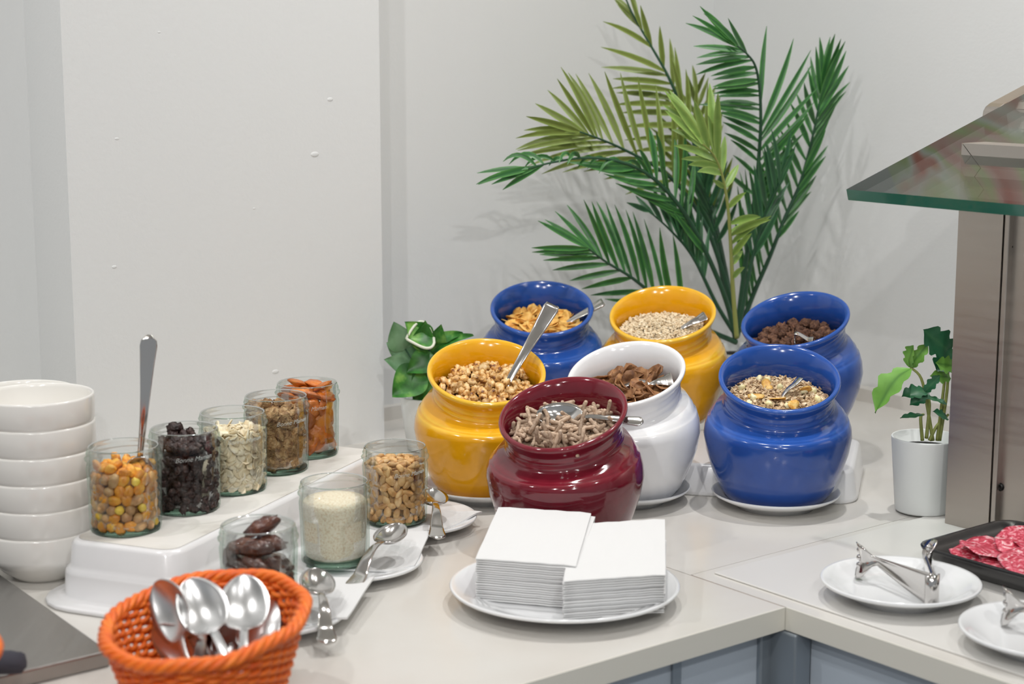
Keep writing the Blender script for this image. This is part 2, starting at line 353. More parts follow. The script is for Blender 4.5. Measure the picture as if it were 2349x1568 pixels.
def jar_ring(r, z, a, tmax=R(23)):
    k = min(1, max(0, (z - .080) / .062)); k = k * k * (3 - 2 * k); t = tmax * k
    off = .10 * max(0, z - .09)
    # local tilt direction is -Y
    x = r * math.cos(a); y = r * math.sin(a)
    return (x, y * math.cos(t) - off, z + y * math.sin(t))
def jar_mesh(name, m):
    mb = MB(); n = 72
    rows = [[jar_ring(r, z, 2 * PI * j / n) for j in range(n)] for r, z in JPROF]
    mb.grid(rows, True, True, True, marks=[k for k in MARK for _ in range(n)])
    return mb.mesh(name, m)
JM = {c: jar_mesh('cereal_jar', M[c]) for c in ('yellow', 'blue', 'maroon', 'white')}
# saucer
def saucer_mesh(rad, h, m, foot=.6):
    mb = MB()
    mb.lathe([(rad * foot * .9, .001), (rad * foot, 0), (rad * foot + .002, .007), (rad * .8, .0095), (rad * .97, h - .004), (rad, h - .0005), (rad - .0015, h), (rad * .94, h - .0035), (rad * .82, .0125), (rad * .7, .0100), (.001, .0098)], 56, cap0=True, cap1=True)
    return mb.mesh('saucer', m)
SAU = saucer_mesh(.083, .021, M['china'])
SB = .0100
JARS = []
def place_jar(key, color, rimpx, rimpy, base, az, label, saucer, fill=.028, s=1.0):
    """az: direction the mouth leans, degrees from towards the camera (positive = to the picture's right)"""
    rz = CT + base + .1605 * s
    p = at(rimpx, rimpy, rz - CT)
    lean = Vector((math.sin(R(az)), -math.cos(R(az)), 0))
    p = p - lean * (.0071 * s)
    o = link('cereal_jar', JM[color], loc=(p.x, p.y, CT + base), rot=(0, 0, R(az))); o.scale = (s, s, s)
    tag(o, label, 'jar', 'glazed ceramic cereal jars with slanted mouths')
    if saucer:
        q = link('saucer', SAU, loc=(p.x, p.y, CT + base - SB)); tag(q, saucer, 'saucer', 'white saucers under the cereal jars')
    top = Vector((p.x, p.y, rz)) + lean * (.0071 * s)
    d = dict(key=key, o=o, c=Vector((p.x, p.y, rz - fill)) + lean * .004, lean=lean, rim=top, r=.064 * s)
    JARS.append(d); return d
J = {}
J['wheat'] = place_jar('wheat', 'yellow', 1116, 850, SB, 6, 'front yellow cereal jar filled with puffed wheat', 'white saucer under the front yellow jar', .021)
J['white'] = place_jar('white', 'white', 1436, 855, SB, -28, 'white cereal jar filled with brown bran flakes', 'white saucer under the white jar', .026)
J['muesli'] = place_jar('muesli', 'blue', 1788, 865, SB, -4, 'front blue cereal jar filled with muesli on a white saucer', 'white saucer under the front blue jar', .029)
J['bran'] = place_jar('bran', 'maroon', 1291, 946, .0002, -26, 'maroon cereal jar filled with bran sticks behind the napkins', None, .016, s=1.0)
J['corn'] = place_jar('corn', 'blue', 1243, 705, .038, 0, 'blue cereal jar filled with corn flakes behind the front yellow jar', None, .030)
J['oat'] = place_jar('oat', 'yellow', 1520, 718, .0425, -16, 'rear yellow cereal jar filled with oat flakes', None, .027)
J['choc'] = place_jar('choc', 'blue', 1824, 731, .0425, -34, 'rear blue cereal jar with chocolate puffs and leaf reflection', None, .034)

# low white risers under the rear jars
def riser(name, c, ang, sx, sy, h, label, top=None, fl=.012, rc=.022, step=True):
    X = Vector((math.cos(ang), math.sin(ang), 0)); Y = Vector((-math.sin(ang), math.cos(ang), 0))
    def ring(ex, z):
        hx, hy = sx / 2 + ex, sy / 2 + ex; r = max(.004, rc + ex); pts = []
        for q, (qx, qy) in enumerate([(1, 1), (-1, 1), (-1, -1), (1, -1)]):
            for k in range(6):
                a = q * PI / 2 + k / 5 * PI / 2
                pts.append(X * (qx * (hx - r) + r * math.cos(a)) + Y * (qy * (hy - r) + r * math.sin(a)) + ZU * z)
        return pts
    lv = [(fl + .024, 0), (fl + .026, .003), (fl + .024, .0055), (fl + .012, .0065), (.0125, h * .14), (.0115, h * .47), (.0105, h * .52), (.0075, h * .56), (.0055, h * .62), (.003, h * .93), (.0, h * .985), (-.003, h)] if step else \
         [(.008, 0), (.010, .003), (.009, .006), (.004, h * .9), (.001, h * .985), (-.003, h)]
    mb = MB(); mb.grid([ring(e, z) for e, z in lv], True, True, True)
    o = thing(name, label, 'riser', (c.x, c.y, CT))
    obj('riser_body', mb, M['melamine'], o)
    if top:
        mb = MB(); r = ring(-.0045, h + .0002); r2 = ring(-.0045, h + .0009)
        mb.grid([r, r2], True, True, True); obj('riser_top', mb, top, o, smooth=False)
    return o
rax = R(68); rX = Vector((math.cos(rax), math.sin(rax), 0)); rY = Vector((-math.sin(rax), math.cos(rax), 0))
FR = Vector((-.352, 1.748, CT))
riser('display_riser', FR + rX * .245 + rY * .067, rax, .49, .134, .069, 'long white stepped riser with stained top under the row of glass jars', M['stained'], .008)
pa = at(1593, 1130, 0); pb = at(1958, 1128, 0)
cR = J['oat']['c'] * .5 + J['choc']['c'] * .5
riser('low_riser', Vector((.285, 2.335, CT)), R(-14), .365, .20, .042, 'low white riser under the rear yellow and rear blue jars', None, step=False)
riser('low_riser', Vector((J['corn']['c'].x, J['corn']['c'].y + .01, CT)), R(10), .17, .16, .0375, 'small white riser under the rear blue corn flake jar', None, step=False)

# ------------------------------------------------------------------ food pieces
def blob(name, m, sx, sy, sz, seg=10, rings=7, rough=.15, freq=3, seed=0, crease=0, thin=None):
    mb = MB(); rows = []
    for i in range(rings + 1):
        ph = PI * i / rings; row = []
        for j in range(seg):
            th = 2 * PI * j / seg
            v = Vector((math.sin(ph) * math.cos(th), math.sin(ph) * math.sin(th), math.cos(ph)))
            k = 1 + rough * noise.noise(v * freq + Vector((seed * 3.1, seed, 0)))
            if crease: k *= 1 - crease * math.exp(-(v.y / .22) ** 2) * max(0, v.z)
            row.append((v.x * sx * k, v.y * sy * k, v.z * sz * k))
        rows.append(row)
    mb.grid(rows)
    return mb.mesh(name, m)
def flake(name, m, rx, ry, th, bend, seed, seg=10):
    mb = MB(); rnd = random.Random(seed); off = [1 + rnd.uniform(-.18, .18) for _ in range(seg)]
    c1, c2 = rnd.uniform(-1, 1), rnd.uniform(-1, 1)
    def zf(x, y): return bend * ((x / rx) ** 2 * (1 + c1 * .6) + (y / ry) ** 2 * c2) + bend * .6 * math.sin(3 * x / rx + seed)
    rings = []
    for sgn in (1, -1):
        for f in ((.05, .55, 1.0) if sgn == 1 else (1.0, .5, .05)):
            rings.append([(rx * f * off[j] * math.cos(2 * PI * j / seg), ry * f * off[j] * math.sin(2 * PI * j / seg),
                           zf(rx * f * math.cos(2 * PI * j / seg), ry * f * math.sin(2 * PI * j / seg)) + sgn * th / 2) for j in range(seg)])
    mb.grid(rings, True, True, True)
    return mb.mesh(name, m)
def stick(name, m, L, r, seed):
    rnd = random.Random(seed); mb = MB(); b = rnd.uniform(-.12, .12) * L
    pts = [(L * (t - .5), b * math.sin(PI * t), 0) for t in (0, .06, .3, .5, .7, .94, 1)]
    mb.tube(pts, [r * .6, r, r * rnd.uniform(.9, 1.1), r, r * rnd.uniform(.9, 1.1), r, r * .6], 7)
    return mb.mesh(name, m)
def halfnut(name, m, sx, sy, sz, seed):   # peanut half / kernel
    return blob(name, m, sx, sy, sz, 10, 7, .12, 2, seed)
P = {}
P['wheat'] = [blob('puffed_grain', M['wheat'], .0076 * k, .0053 * k, .0050 * k, 14, 10, .4, 2.2, i, .42) for i, k in enumerate((1, .9, 1.12, .8))]
P['bran'] = [stick('bran_stick', M['bran'], L, .0024, i) for i, L in enumerate((.022, .028, .018, .032))]
P['cornflake'] = [flake('corn_flake', M['cornflake'], .0125, .009, .0012, .003, i) for i in range(4)]
P['branflake'] = [flake('bran_flake', M['branflake'], .015, .011, .0012, .0035, i + 10) for i in range(4)]
P['choc'] = [blob('chocolate_puff', M['choc'], .0085 * k, .0072 * k, .0068 * k, 14, 10, .75, 3.2, i + 3) for i, k in enumerate((1, .85, 1.1))]
P['hazel'] = [blob('yellow_muesli_lump', M['hazel'], .0055, .0042, .0036, 10, 7, .5, 3, i) for i in range(2)]
P['peanut'] = [blob('peanut', M['peanut'], .0080 * k, .0050 * k, .0034, 12, 8, .16, 2, i, .22) for i, k in enumerate((1, .92, 1.05, .85))]
P['cornnut'] = [blob('corn_nut', M['corn_nut'], .0080, .0060, .0045, 12, 8, .3, 2.4, i, .3) for i in range(2)] + [blob('tan_nut', M['tan_nut'], .0095, .0062, .0052, 12, 8, .15, 2, 5), blob('tan_nut', M['tan_nut'], .0062, .0058, .005, 12, 8, .15, 2, 7), blob('chickpea', M['chick'], .0052, .0052, .0048, 12, 8, .2, 3, 6)]
P['raisin'] = [blob('raisin', M['raisin'], .0078, .0056, .0050, 14, 10, .6, 3.4, i) for i in range(3)]
P['almond'] = [flake('almond_flake', M['almond'], .0078, .0052, .0009, .0006, i + 30, 9) for i in range(4)]
P['walnut'] = [blob('walnut_piece', M['walnut'], .0115 * k, .0088 * k, .0065 * k, 18, 12, .55, 3.0, i + 2) for i, k in enumerate((1, .8, 1.15))]
P['apricot'] = [blob('dried_apricot', M['apricot'], .0155, .0125, .0050, 16, 9, .35, 1.7, i + 4, .25) for i in range(3)]
P['date'] = [blob('date', M['date'], .020, .0095, .0088, 16, 12, .35, 2.6, i + 9) for i in range(2)]
rnd = random.Random(11)
def euler(flat=0.0):
    if flat: return Euler((rnd.gauss(0, flat), rnd.gauss(0, flat), rnd.uniform(0, 2 * PI)))
    return Euler((rnd.uniform(0, 2 * PI), rnd.uniform(-1, 1), rnd.uniform(0, 2 * PI)))
def put(key, loc, rot, label, cat, group, only=None, s=1):
    ms = P[key]; me = ms[rnd.randrange(len(ms))] if only is None else ms[only]
    o = link(me.name.split('.')[0], me, loc=loc, rot=rot)
    if s != 1: o.scale = (s, s, s)
    return tag(o, label, cat, group)
def disc_points(R0, d, jit=.3):
    pts = []; n = int(R0 / (d * .866)) + 1
    for i in range(-n, n + 1):
        for j in range(-n - 1, n + 2):
            x = (j + (.5 if i % 2 else 0)) * d + rnd.uniform(-jit, jit) * d; y = i * d * .866 + rnd.uniform(-jit, jit) * d
            if x * x + y * y < R0 * R0: pts.append((x, y))
    rnd.shuffle(pts); return pts
def bed(jar, m, z, label, cat, r=None):
    LEAN[0] = jar['lean']
    c = jar['c']; r = r or jar['r']; mb = MB()
    rows = [[(rr * math.cos(2 * PI * j / 32), rr * math.sin(2 * PI * j / 32), zz - .25 * (rr * math.cos(2 * PI * j / 32) * jar['lean'].x + rr * math.sin(2 * PI * j / 32) * jar['lean'].y) + .002 * noise.noise(Vector((j * .5, rr * 90, 3)))) for j in range(32)] for rr, zz in ((r * .98, -.012), (r, -.003), (r * .8, -.001), (r * .5, .001), (r * .2, .002))]
    mb.grid(rows, True, True, True)
    o = obj(cat.replace(' ', '_') + '_bed', mb, m, loc=c + Vector((0, 0, z))); return tag(o, label, cat, kind='stuff')
LEAN = [Vector((0, -1, 0))]
def mound(x, y, c, H, cx=0, cy=0):
    return -.25 * (x * LEAN[0].x + y * LEAN[0].y) + H * math.exp(-((x - cx) ** 2 + (y - cy) ** 2) / .0018)
def heap(jar, key, d, layers, label, cat, group, flat, H=.006, z0=.0, R0=None, lim=300):
    n = 0; c = jar['c']
    for k in range(layers):
        for x, y in disc_points((R0 or jar['r']) - .005 - k * .004, d):
            if n >= lim: return
            put(key, c + Vector((x, y, z0 + k * d * .38 + mound(x, y, c, H, 0, .008) + rnd.uniform(-.0015, .0015))), euler(flat), label, cat, group); n += 1
bed(J['wheat'], M['dark_fill'], -.006, 'deeper puffed wheat coloured as shade between the grains', 'puffed wheat')
heap(J['wheat'], 'wheat', .0118, 1, 'honey coloured puffed wheat grain in the front yellow jar', 'puffed wheat', 'puffed wheat grains in the yellow jar', 0, .007, -.001)
heap(J['wheat'], 'wheat', .0142, 1, 'honey coloured puffed wheat grain in the front yellow jar', 'puffed wheat', 'puffed wheat grains in the yellow jar', 0, .008, .0045, .058)
bed(J['bran'], M['bran'], -.010, 'deeper bran sticks filling the maroon jar', 'bran cereal', .062)
for k in range(230):
    a = rnd.uniform(0, 2 * PI); rr = .0585 * math.sqrt(rnd.random()); x, y = rr * math.cos(a), rr * math.sin(a)
    z = rnd.uniform(-.010, .003) + mound(x, y, None, .006)
    tilt = rnd.gauss(0, .42) if k < 212 else rnd.choice((-1, 1)) * rnd.uniform(1.0, 1.4)
    if k >= 212: z += .007
    put('bran', J['bran']['c'] + Vector((x, y, z)), Euler((0, tilt, rnd.uniform(0, 2 * PI))), 'brown bran stick in the maroon jar', 'bran stick', 'bran sticks in the maroon jar')
bed(J['corn'], M['cornflake'], -.008, 'deeper corn flakes in the rear blue jar', 'corn flakes')
heap(J['corn'], 'cornflake', .0135, 2, 'golden corn flake in the blue jar behind the front yellow jar', 'corn flake', 'corn flakes in the rear blue jar', .45, .004, 0, .058)
bed(J['white'], M['branflake'], -.010, 'deeper bran flakes in the white jar', 'bran flakes')
heap(J['white'], 'branflake', .016, 2, 'brown bran flake in the white jar', 'bran flake', 'bran flakes in the white jar', .65, .006, 0, .056)
bed(J['choc'], M['dark_fill'], -.010, 'deeper chocolate puffs coloured as shade in the rear blue jar', 'chocolate cereal')
heap(J['choc'], 'choc', .0145, 1, 'knobbly chocolate puff in the blue jar with leaf reflection', 'chocolate puff', 'chocolate puffs in the rear blue jar', 0, .004, -.001)
heap(J['choc'], 'choc', .018, 1, 'knobbly chocolate puff in the blue jar with leaf reflection', 'chocolate puff', 'chocolate puffs in the rear blue jar', 0, .004, .008, .052)
def flake_stuff(jar, m, n, L, label, cat, H=.006):
    c = jar['c']; mb = MB()
    for k in range(n):
        a = rnd.uniform(0, 2 * PI); rr = (jar['r'] - .003) * math.sqrt(rnd.random()); x, y = rr * math.cos(a), rr * math.sin(a)
        z = mound(x, y, c, H, -.01, 0) + rnd.uniform(-.002, .003); e = Euler((rnd.gauss(0, .5), rnd.gauss(0, .5), rnd.uniform(0, 6.3))).to_matrix()
        l = L * rnd.uniform(.6, 1.2); w = l * rnd.uniform(.45, .75); t = .0005
        vs = [Vector((x, y, z)) + e @ Vector((l * math.cos(q * PI / 3), w * math.sin(q * PI / 3), s_ * t + .0006 * math.cos(q))) for s_ in (-1, 1) for q in range(6)]
        mb.add(vs, [(5, 4, 3, 2, 1, 0), (6, 7, 8, 9, 10, 11)] + [(q, (q + 1) % 6, 6 + (q + 1) % 6, 6 + q) for q in range(6)])
    o = obj(cat.replace(' ', '_'), mb, m, smooth=False, loc=c); return tag(o, label, cat, kind='stuff')
bed(J['oat'], M['oat'], -.002, 'deeper oats filling the rear yellow jar', 'oat bed')
flake_stuff(J['oat'], M['oat'], 2600, .0030, 'pale rolled oats heaped in the rear yellow jar', 'rolled oats', .010)
bed(J['muesli'], M['muesli'], -.002, 'deeper muesli filling the front blue jar', 'muesli bed')
flake_stuff(J['muesli'], M['muesli'], 1900, .0040, 'mixed brown and pale muesli flakes in the front blue jar', 'muesli')
for x, y in disc_points(.054, .029, .45):
    put('hazel', J['muesli']['c'] + Vector((x, y, .004 + mound(x, y, None, .006, -.01))), euler(), 'pale yellow lump in the muesli of the front blue jar', 'muesli lump', 'yellow lumps in the muesli')
for x, y in [(-.012, .022), (-.03, -.01), (.012, -.038), (.035, .005), (-.005, -.02)]:
    put('cornflake', J['muesli']['c'] + Vector((x, y, .009 + mound(x, y, None, 0))), euler(.4), 'golden flake lying on the muesli', 'cereal flake', 'golden flakes on the muesli', s=.8)

LEAN[0] = Vector((0, 0, 0))
# ------------------------------------------------------------------ glass jars
GJP = [(.0340, 0), (.0372, .0012), (.0385, .004), (.0388, .020), (.0390, .040), (.0394, .056), (.0400, .066), (.0402, .070), (.0392, .0745), (.0386, .077),
       (.0396, .0785), (.0412, .0800), (.0415, .0815), (.0405, .0828), (.0392, .0838), (.0390, .0855), (.0397, .0866), (.0397, .0876), (.0388, .0888), (.0384, .0905), (.0380, .0928), (.0371, .0938),
       (.0361, .0930), (.0358, .0900), (.0360, .082), (.0364, .076), (.0372, .068), (.0366, .050), (.0360, .020), (.0355, .009), (.031, .0062), (.001, .0055)]
def gj_radius(r, z, th, inner):
    if z > .0565: return r
    # four wide arched facets and four narrow ones
    q = (th + R(45) * 0) % (PI / 2); wide = R(62)
    if q < wide: h = wide / 2; d = q - h; ztop = .0560 - .012 * (abs(d) / h) ** 3
    else: h = (PI / 2 - wide) / 2; d = q - wide - h; ztop = .020
    k = min(1, max(0, (ztop - z) / .0025))
    fl = math.cos(h) / math.cos(d)
    f = 1 + k * (max(fl, .90) * 1.0 - 1) * (.55 if not inner else .3)
    return r * f
def glass_jar_mesh():
    mb = MB(); n = 96; rows = []
    prof = []
    for i, (r, z) in enumerate(GJP):
        prof.append((r, z, i > 21))
        if i == 4: prof += [(.0391, .043, False), (.0392, .046, False), (.0392, .049, False), (.0393, .0520, False), (.03935, .0540, False)]
    for r, z, inn in prof:
        rows.append([(gj_radius(r, z, 2 * PI * j / n, inn) * math.cos(2 * PI * j / n), gj_radius(r, z, 2 * PI * j / n, inn) * math.sin(2 * PI * j / n),
                      z + (.0011 * math.sin(2 * (2 * PI * j / n)) if .0783 < z < .089 and not inn else 0)) for j in range(n)])
    mb.grid(rows, True, True, True)
    return mb.mesh('glass_jar', M['glass'])
GJ = glass_jar_mesh()
mb = MB(); mb.lathe([(.0335, .0006), (.0362, .0016), (.0366, .0045), (.0350, .0050), (.010, .0050)], 48, True, True); GB = mb.mesh('thick_base', M['base_glass'])
mb = MB(); mb.lathe([(.0361, .0931), (.0371, .0940), (.0380, .0930), (.0372, .0936)], 64); GR = mb.mesh('rim', M['base_glass'])
def letter_mesh(txt, size, R0):
    cu = bpy.data.curves.new('txt', 'FONT'); cu.body = txt; cu.size = size; cu.shear = .35; cu.extrude = .0003; cu.align_x = 'CENTER'; cu.align_y = 'CENTER'; cu.offset = -.0001
    t = bpy.data.objects.new('txt', cu); COL.objects.link(t); dg = bpy.context.evaluated_depsgraph_get()
    me = bpy.data.meshes.new_from_object(t.evaluated_get(dg)); bpy.data.objects.remove(t); me.name = 'embossed_lettering'
    for v in me.vertices:
        a = v.co.x / R0 - PI / 2; v.co = Vector(((R0 + v.co.z) * math.cos(a), (R0 + v.co.z) * math.sin(a), v.co.y + .0665 + .06 * v.co.x))
    me.materials.clear(); me.materials.append(M['stud'])
    return me
LET = letter_mesh('Bonne Maman', .0075, .0402)
GJL = []
def glass_jar(px, py, z, rot, label, text=None):
    p = at(px, py, z); o = thing('glass_jar', label, 'jar', p, (0, 0, 0), 'small faceted glass jars')
    link('jar_wall', GJ, o, rot=(0, 0, R(rot))); link('jar_base', GB, o); link('jar_rim', GR, o)
    if text is not None: link('embossed_lettering', LET, o, rot=(0, 0, R(text)))
    return p
def shell(p, key, zt, dz, arc, label, cat, group, r=.0305, top=True, flatn=.3, toph=.004, s=1, only=None, zs=.0095):
    """pieces lying against the glass on the side that is seen, then a heap on top"""
    n = 0; z = zs; k = 0; da = arc / r
    while z < zt:
        a = -PI / 2 - 1.72 + (k % 2) * da / 2
        while a < -PI / 2 + 1.72:
            aa = a + rnd.uniform(-.25, .25) * da
            q = Vector((math.cos(aa) * r, math.sin(aa) * r, z + rnd.uniform(-.2, .2) * dz))
            e = Euler((0, PI / 2, 0)).to_matrix().to_4x4(); m = Matrix.Rotation(aa, 4, 'Z') @ e @ Matrix.Rotation(rnd.uniform(0, 2 * PI), 4, 'Z') @ Matrix.Rotation(rnd.gauss(0, flatn), 4, 'X') @ Matrix.Rotation(rnd.gauss(0, flatn), 4, 'Y')
            put(key, p + q, m.to_euler(), label, cat, group, only, s); n += 1; a += da
        z += dz; k += 1
    if top:
        for x, y in disc_points(r + .001, arc):
            put(key, p + Vector((x, y, zt + mound(x, y, None, toph) + rnd.uniform(-.001, .001))), euler(.5), label, cat, group, only, s); n += 1
    return n
def core(p, zt, m, label, cat, r=.027):
    mb = MB(); mb.lathe([(r, .0065), (r, zt * .5), (r, zt - .003), (r * .5, zt)], 32, True, True)
    return tag(obj(cat.replace(' ', '_') + '_fill', mb, m, loc=p), label, cat, kind='stuff')
RZ = .0699
gp = glass_jar(290, 1213, RZ, 20, 'glass jar of mixed corn nuts with a spoon standing in it')
core(gp, .068, M['tan_nut'], 'inner mass of mixed corn nuts', 'nut mix')
z = .0105; k = 0; r0 = .0318
while z < .068:
    da = .0112 / r0; a = -PI / 2 - 1.72 + (k % 2) * da / 2
    while a < -PI / 2 + 1.72:
        w = rnd.random(); which = rnd.choice((0, 1)) if w < .46 else (rnd.choice((2, 3)) if w < .84 else 4)
        aa = a + rnd.uniform(-.2, .2) * da
        nm = ('corn nut', 'corn nut', 'nut', 'nut', 'chickpea')[which]
        put('cornnut', gp + Vector((math.cos(aa) * r0, math.sin(aa) * r0, z + rnd.uniform(-.0015, .0015))), (Matrix.Rotation(aa, 4, 'Z') @ Matrix.Rotation(PI / 2, 4, 'Y') @ Matrix.Rotation(rnd.uniform(0, 6), 4, 'Z')).to_euler(),
            {'corn nut': 'orange roasted corn nut in the jar with the standing spoon', 'nut': 'tan nut in the jar with the standing spoon', 'chickpea': 'round yellow chickpea in the jar with the standing spoon'}[nm], nm, 'snack mix in the jar: ' + nm, which)
        a += da
    z += .0100; k += 1
for x, y in disc_points(.031, .0115):
    w = rnd.random(); put('cornnut', gp + Vector((x, y, .0705 + rnd.uniform(-.002, .002) + .004 * (-x / .03))), euler(.6), 'orange roasted corn nut in the jar with the standing spoon', 'corn nut', 'snack mix in the jar: corn nut', 0 if w < .7 else 1)
JC = gp
gp = glass_jar(428, 1166, RZ, 35, 'glass jar of dark raisins on the riser', 26)
core(gp, .068, M['raisin'], 'inner mass of raisins', 'raisin mass', .028)
shell(gp, 'raisin', .068, .0088, .0112, 'wrinkled dark raisin in the second jar on the riser', 'raisin', 'raisins in the glass jar', .0318, True, .5, .010)
for x, y, z in [(-.014, .004, .084), (.001, .002, .083), (.006, .006, .085), (.022, -.004, .081), (-.008, -.006, .081), (-.012, .008, .092), (.015, -.008, .079)]:
    put('raisin', gp + Vector((x, y, z)), euler(), 'wrinkled dark raisin in the second jar on the riser', 'raisin', 'raisins in the glass jar', s=1.15)
gp = glass_jar(538, 1121, RZ, 12, 'glass jar of pale flaked almonds on the riser', 30)
core(gp, .066, M['almond'], 'inner mass of flaked almonds', 'almond mass', .030)
shell(gp, 'almond', .068, .0062, .0088, 'thin pale almond flake in the middle jar on the riser', 'almond flake', 'almond flakes in the glass jar', .0330, True, .35, .004)
gp = glass_jar(637, 1076, RZ, 30, 'glass jar of broken walnuts on the riser', 38)
core(gp, .066, M['walnut'], 'inner mass of walnut crumbs', 'walnut mass', .031)
shell(gp, 'walnut', .066, .0125, .0165, 'knobbly brown walnut piece in the fourth jar on the riser', 'walnut piece', 'walnut pieces in the glass jar', .0285, True, .4, .008, zs=.0145)
for x, y, z in [(-.010, -.003, .083), (.003, .0, .084), (.014, -.006, .081), (-.026, .0, .079)]:
    put('walnut', gp + Vector((x, y, z)), euler(.6), 'knobbly brown walnut piece in the fourth jar on the riser', 'walnut piece', 'walnut pieces in the glass jar')
gp = glass_jar(708, 1040, RZ, 8, 'glass jar of orange dried apricots, farthest on the riser', 12)
core(gp, .066, M['apricot'], 'inner mass of dried apricots', 'apricot mass', .026)
shell(gp, 'apricot', .068, .0150, .0235, 'orange dried apricot in the farthest jar on the riser', 'dried apricot', 'dried apricots in the glass jar', .0285, False, .2, zs=.0185)
for x, y, z, s_ in [(-.018, .003, .082, 1), (.002, .010, .082, 1), (-.008, -.008, .084, 1), (.018, .004, .083, 1), (.006, -.016, .079, 1), (-.022, -.012, .077, 1), (.022, -.012, .078, 1), (-.012, .006, .091, .9), (.008, .008, .090, .9), (.020, -.002, .089, .9)]:
    put('apricot', gp + Vector((x, y, z)), euler(.35), 'orange dried apricot in the farthest jar on the riser', 'dried apricot', 'dried apricots in the glass jar', s=s_)

# plates, napkins, jars in the front row
def plate_mesh(rad, h, m, n=72):
    mb = MB()
    mb.lathe([(rad * .55, .002), (rad * .56, 0), (rad * .60, 0), (rad * .61, .004), (rad * .70, .006), (rad * .86, h * .62), (rad * .985, h - .004), (rad, h - .0015), (rad - .001, h), (rad - .004, h - .0008),
              (rad * .86, h * .62 + .004), (rad * .72, .0095), (rad * .62, .0078), (.001, .0078)], n, True, True)
    return mb.mesh('plate', m)
SP = plate_mesh(.080, .016, M['china'])
def napkin_mesh(w, th, m, seed=0, n=12, drape=None, wave=.0003):
    """square folded napkin; drape = (plate centre x, y in napkin coordinates, plate radius)"""
    mb = MB(); top = []; bot = []
    for i in range(n + 1):
        for j in range(n + 1):
            x = (i / n - .5) * w; y = (j / n - .5) * w
            z = wave * math.sin(3 * x / w + seed) * math.cos(4 * y / w)
            if drape:
                d = math.hypot(x - drape[0], y - drape[1]) / drape[2]; k = min(1, max(0, (d - .68) / .34)); z += .0088 * k * k * (3 - 2 * k) + max(0, d - 1.02) * .004 + .0012 * math.sin(40 * (x - y)) * k
            top.append((x, y, z + th * (1 + .0 * seed))); bot.append((x, y, z))
    N = n + 1; f = []
    for i in range(n):
        for j in range(n):
            q = (i * N + j, (i + 1) * N + j, (i + 1) * N + j + 1, i * N + j + 1); f.append(q); f.append(tuple(N * N + t for t in q[::-1]))
    for i in range(n):
        for a_, b_ in (((i) * N, (i + 1) * N), ((i + 1) * N + n, i * N + n), (i + 1, i), (n * N + i, n * N + i + 1)):
            f.append((a_, b_, N * N + b_, N * N + a_))
    mb.add(bot + top, [q[::-1] for q in f])
    return mb.mesh('napkin', m, smooth=False)
# each small plate: saucer, napkin corner pointing right, jar, spoon
def spot(px, py, z): return at(px, py, z)
cfg = [('peanut', 908, 1192, 'peanut jar', (1106, 1182)), ('sugar', 770, 1285, 'sugar jar', (989, 1230)), ('date', 597, 1402, 'date jar', (859, 1338))]
PLZ = .0078
for key, px, py, nm, (cx, cy) in cfg:
    p = at(px, py, .0108); pl_c = p + Vector((.020 if key != 'date' else .012, -.006 if key != 'peanut' else .004, 0))
    pl = link('plate', SP, loc=(pl_c.x, pl_c.y, CT)); tag(pl, 'small white plate under the napkin and the ' + nm, 'plate', 'small white plates under the front glass jars')
    tip = at(cx, cy, .014); cvec = Vector((p.x, p.y, 0)); d = Vector((tip.x, tip.y, 0)) - cvec
    w = .125; half = w / math.sqrt(2); dirn = d.normalized(); c = Vector((tip.x, tip.y, 0)) - dirn * half
    ang = math.atan2(dirn.y, dirn.x) - PI / 4
    rel = Matrix.Rotation(-ang, 3, 'Z') @ Vector((pl_c.x - c.x, pl_c.y - c.y, 0))
    na = link('napkin', napkin_mesh(w, .0022, M['napkin'], len(key), 22, (rel.x, rel.y, .080)), loc=(c.x, c.y, CT + .0082), rot=(0, 0, ang))
    tag(na, 'white paper napkin laid cornerwise under the ' + nm, 'napkin', 'napkins under the front glass jars')
gp = glass_jar(908, 1192, .0128, 14, 'glass jar of roasted peanuts beside the front yellow jar', 32)
core(gp, .066, M['peanut'], 'inner mass of roasted peanuts', 'peanut mass', .027)
shell(gp, 'peanut', .070, .0082, .0108, 'roasted split peanut in the glass jar', 'peanut', 'peanuts in the glass jar', .0326, True, .4, .005)
gp = glass_jar(770, 1286, .0128, 12, 'glass jar of pale raw sugar')
mb = MB(); mb.lathe([(.030, .0068), (.0335, .010), (.0352, .030), (.0358, .055), (.0362, .066), (.0362, .0705), (.033, .0735), (.015, .0755), (.001, .076)], 48, True, True)
tag(obj('raw_sugar', mb, M['sugar'], loc=gp), 'pale grainy raw sugar filling the glass jar', 'sugar', kind='stuff')
gp = glass_jar(597, 1402, .0128, 40, 'glass jar of sticky dates behind the orange basket')
core(gp, .060, M['date'], 'inner mass of sticky dates', 'date mass', .028)
shell(gp, 'date', .060, .016, .026, 'glossy brown date in the glass jar behind the basket', 'date', 'dates in the glass jar', .0268, False, .2, zs=.020)
for x, y, z, rr in [(-.010, -.01, .073, .3), (.012, -.004, .074, -.4), (-.002, .012, .075, 1.2), (.0, -.016, .072, .1)]:
    put('date', gp + Vector((x, y, z)), Euler((0, 0, rr)), 'glossy brown date in the glass jar behind the basket', 'date', 'dates in the glass jar')
put('date', gp + Vector((.004, .0, .090)), Euler((.1, -.42, .35)), 'long glossy date sticking up from the jar behind the basket', 'date', 'dates in the glass jar')

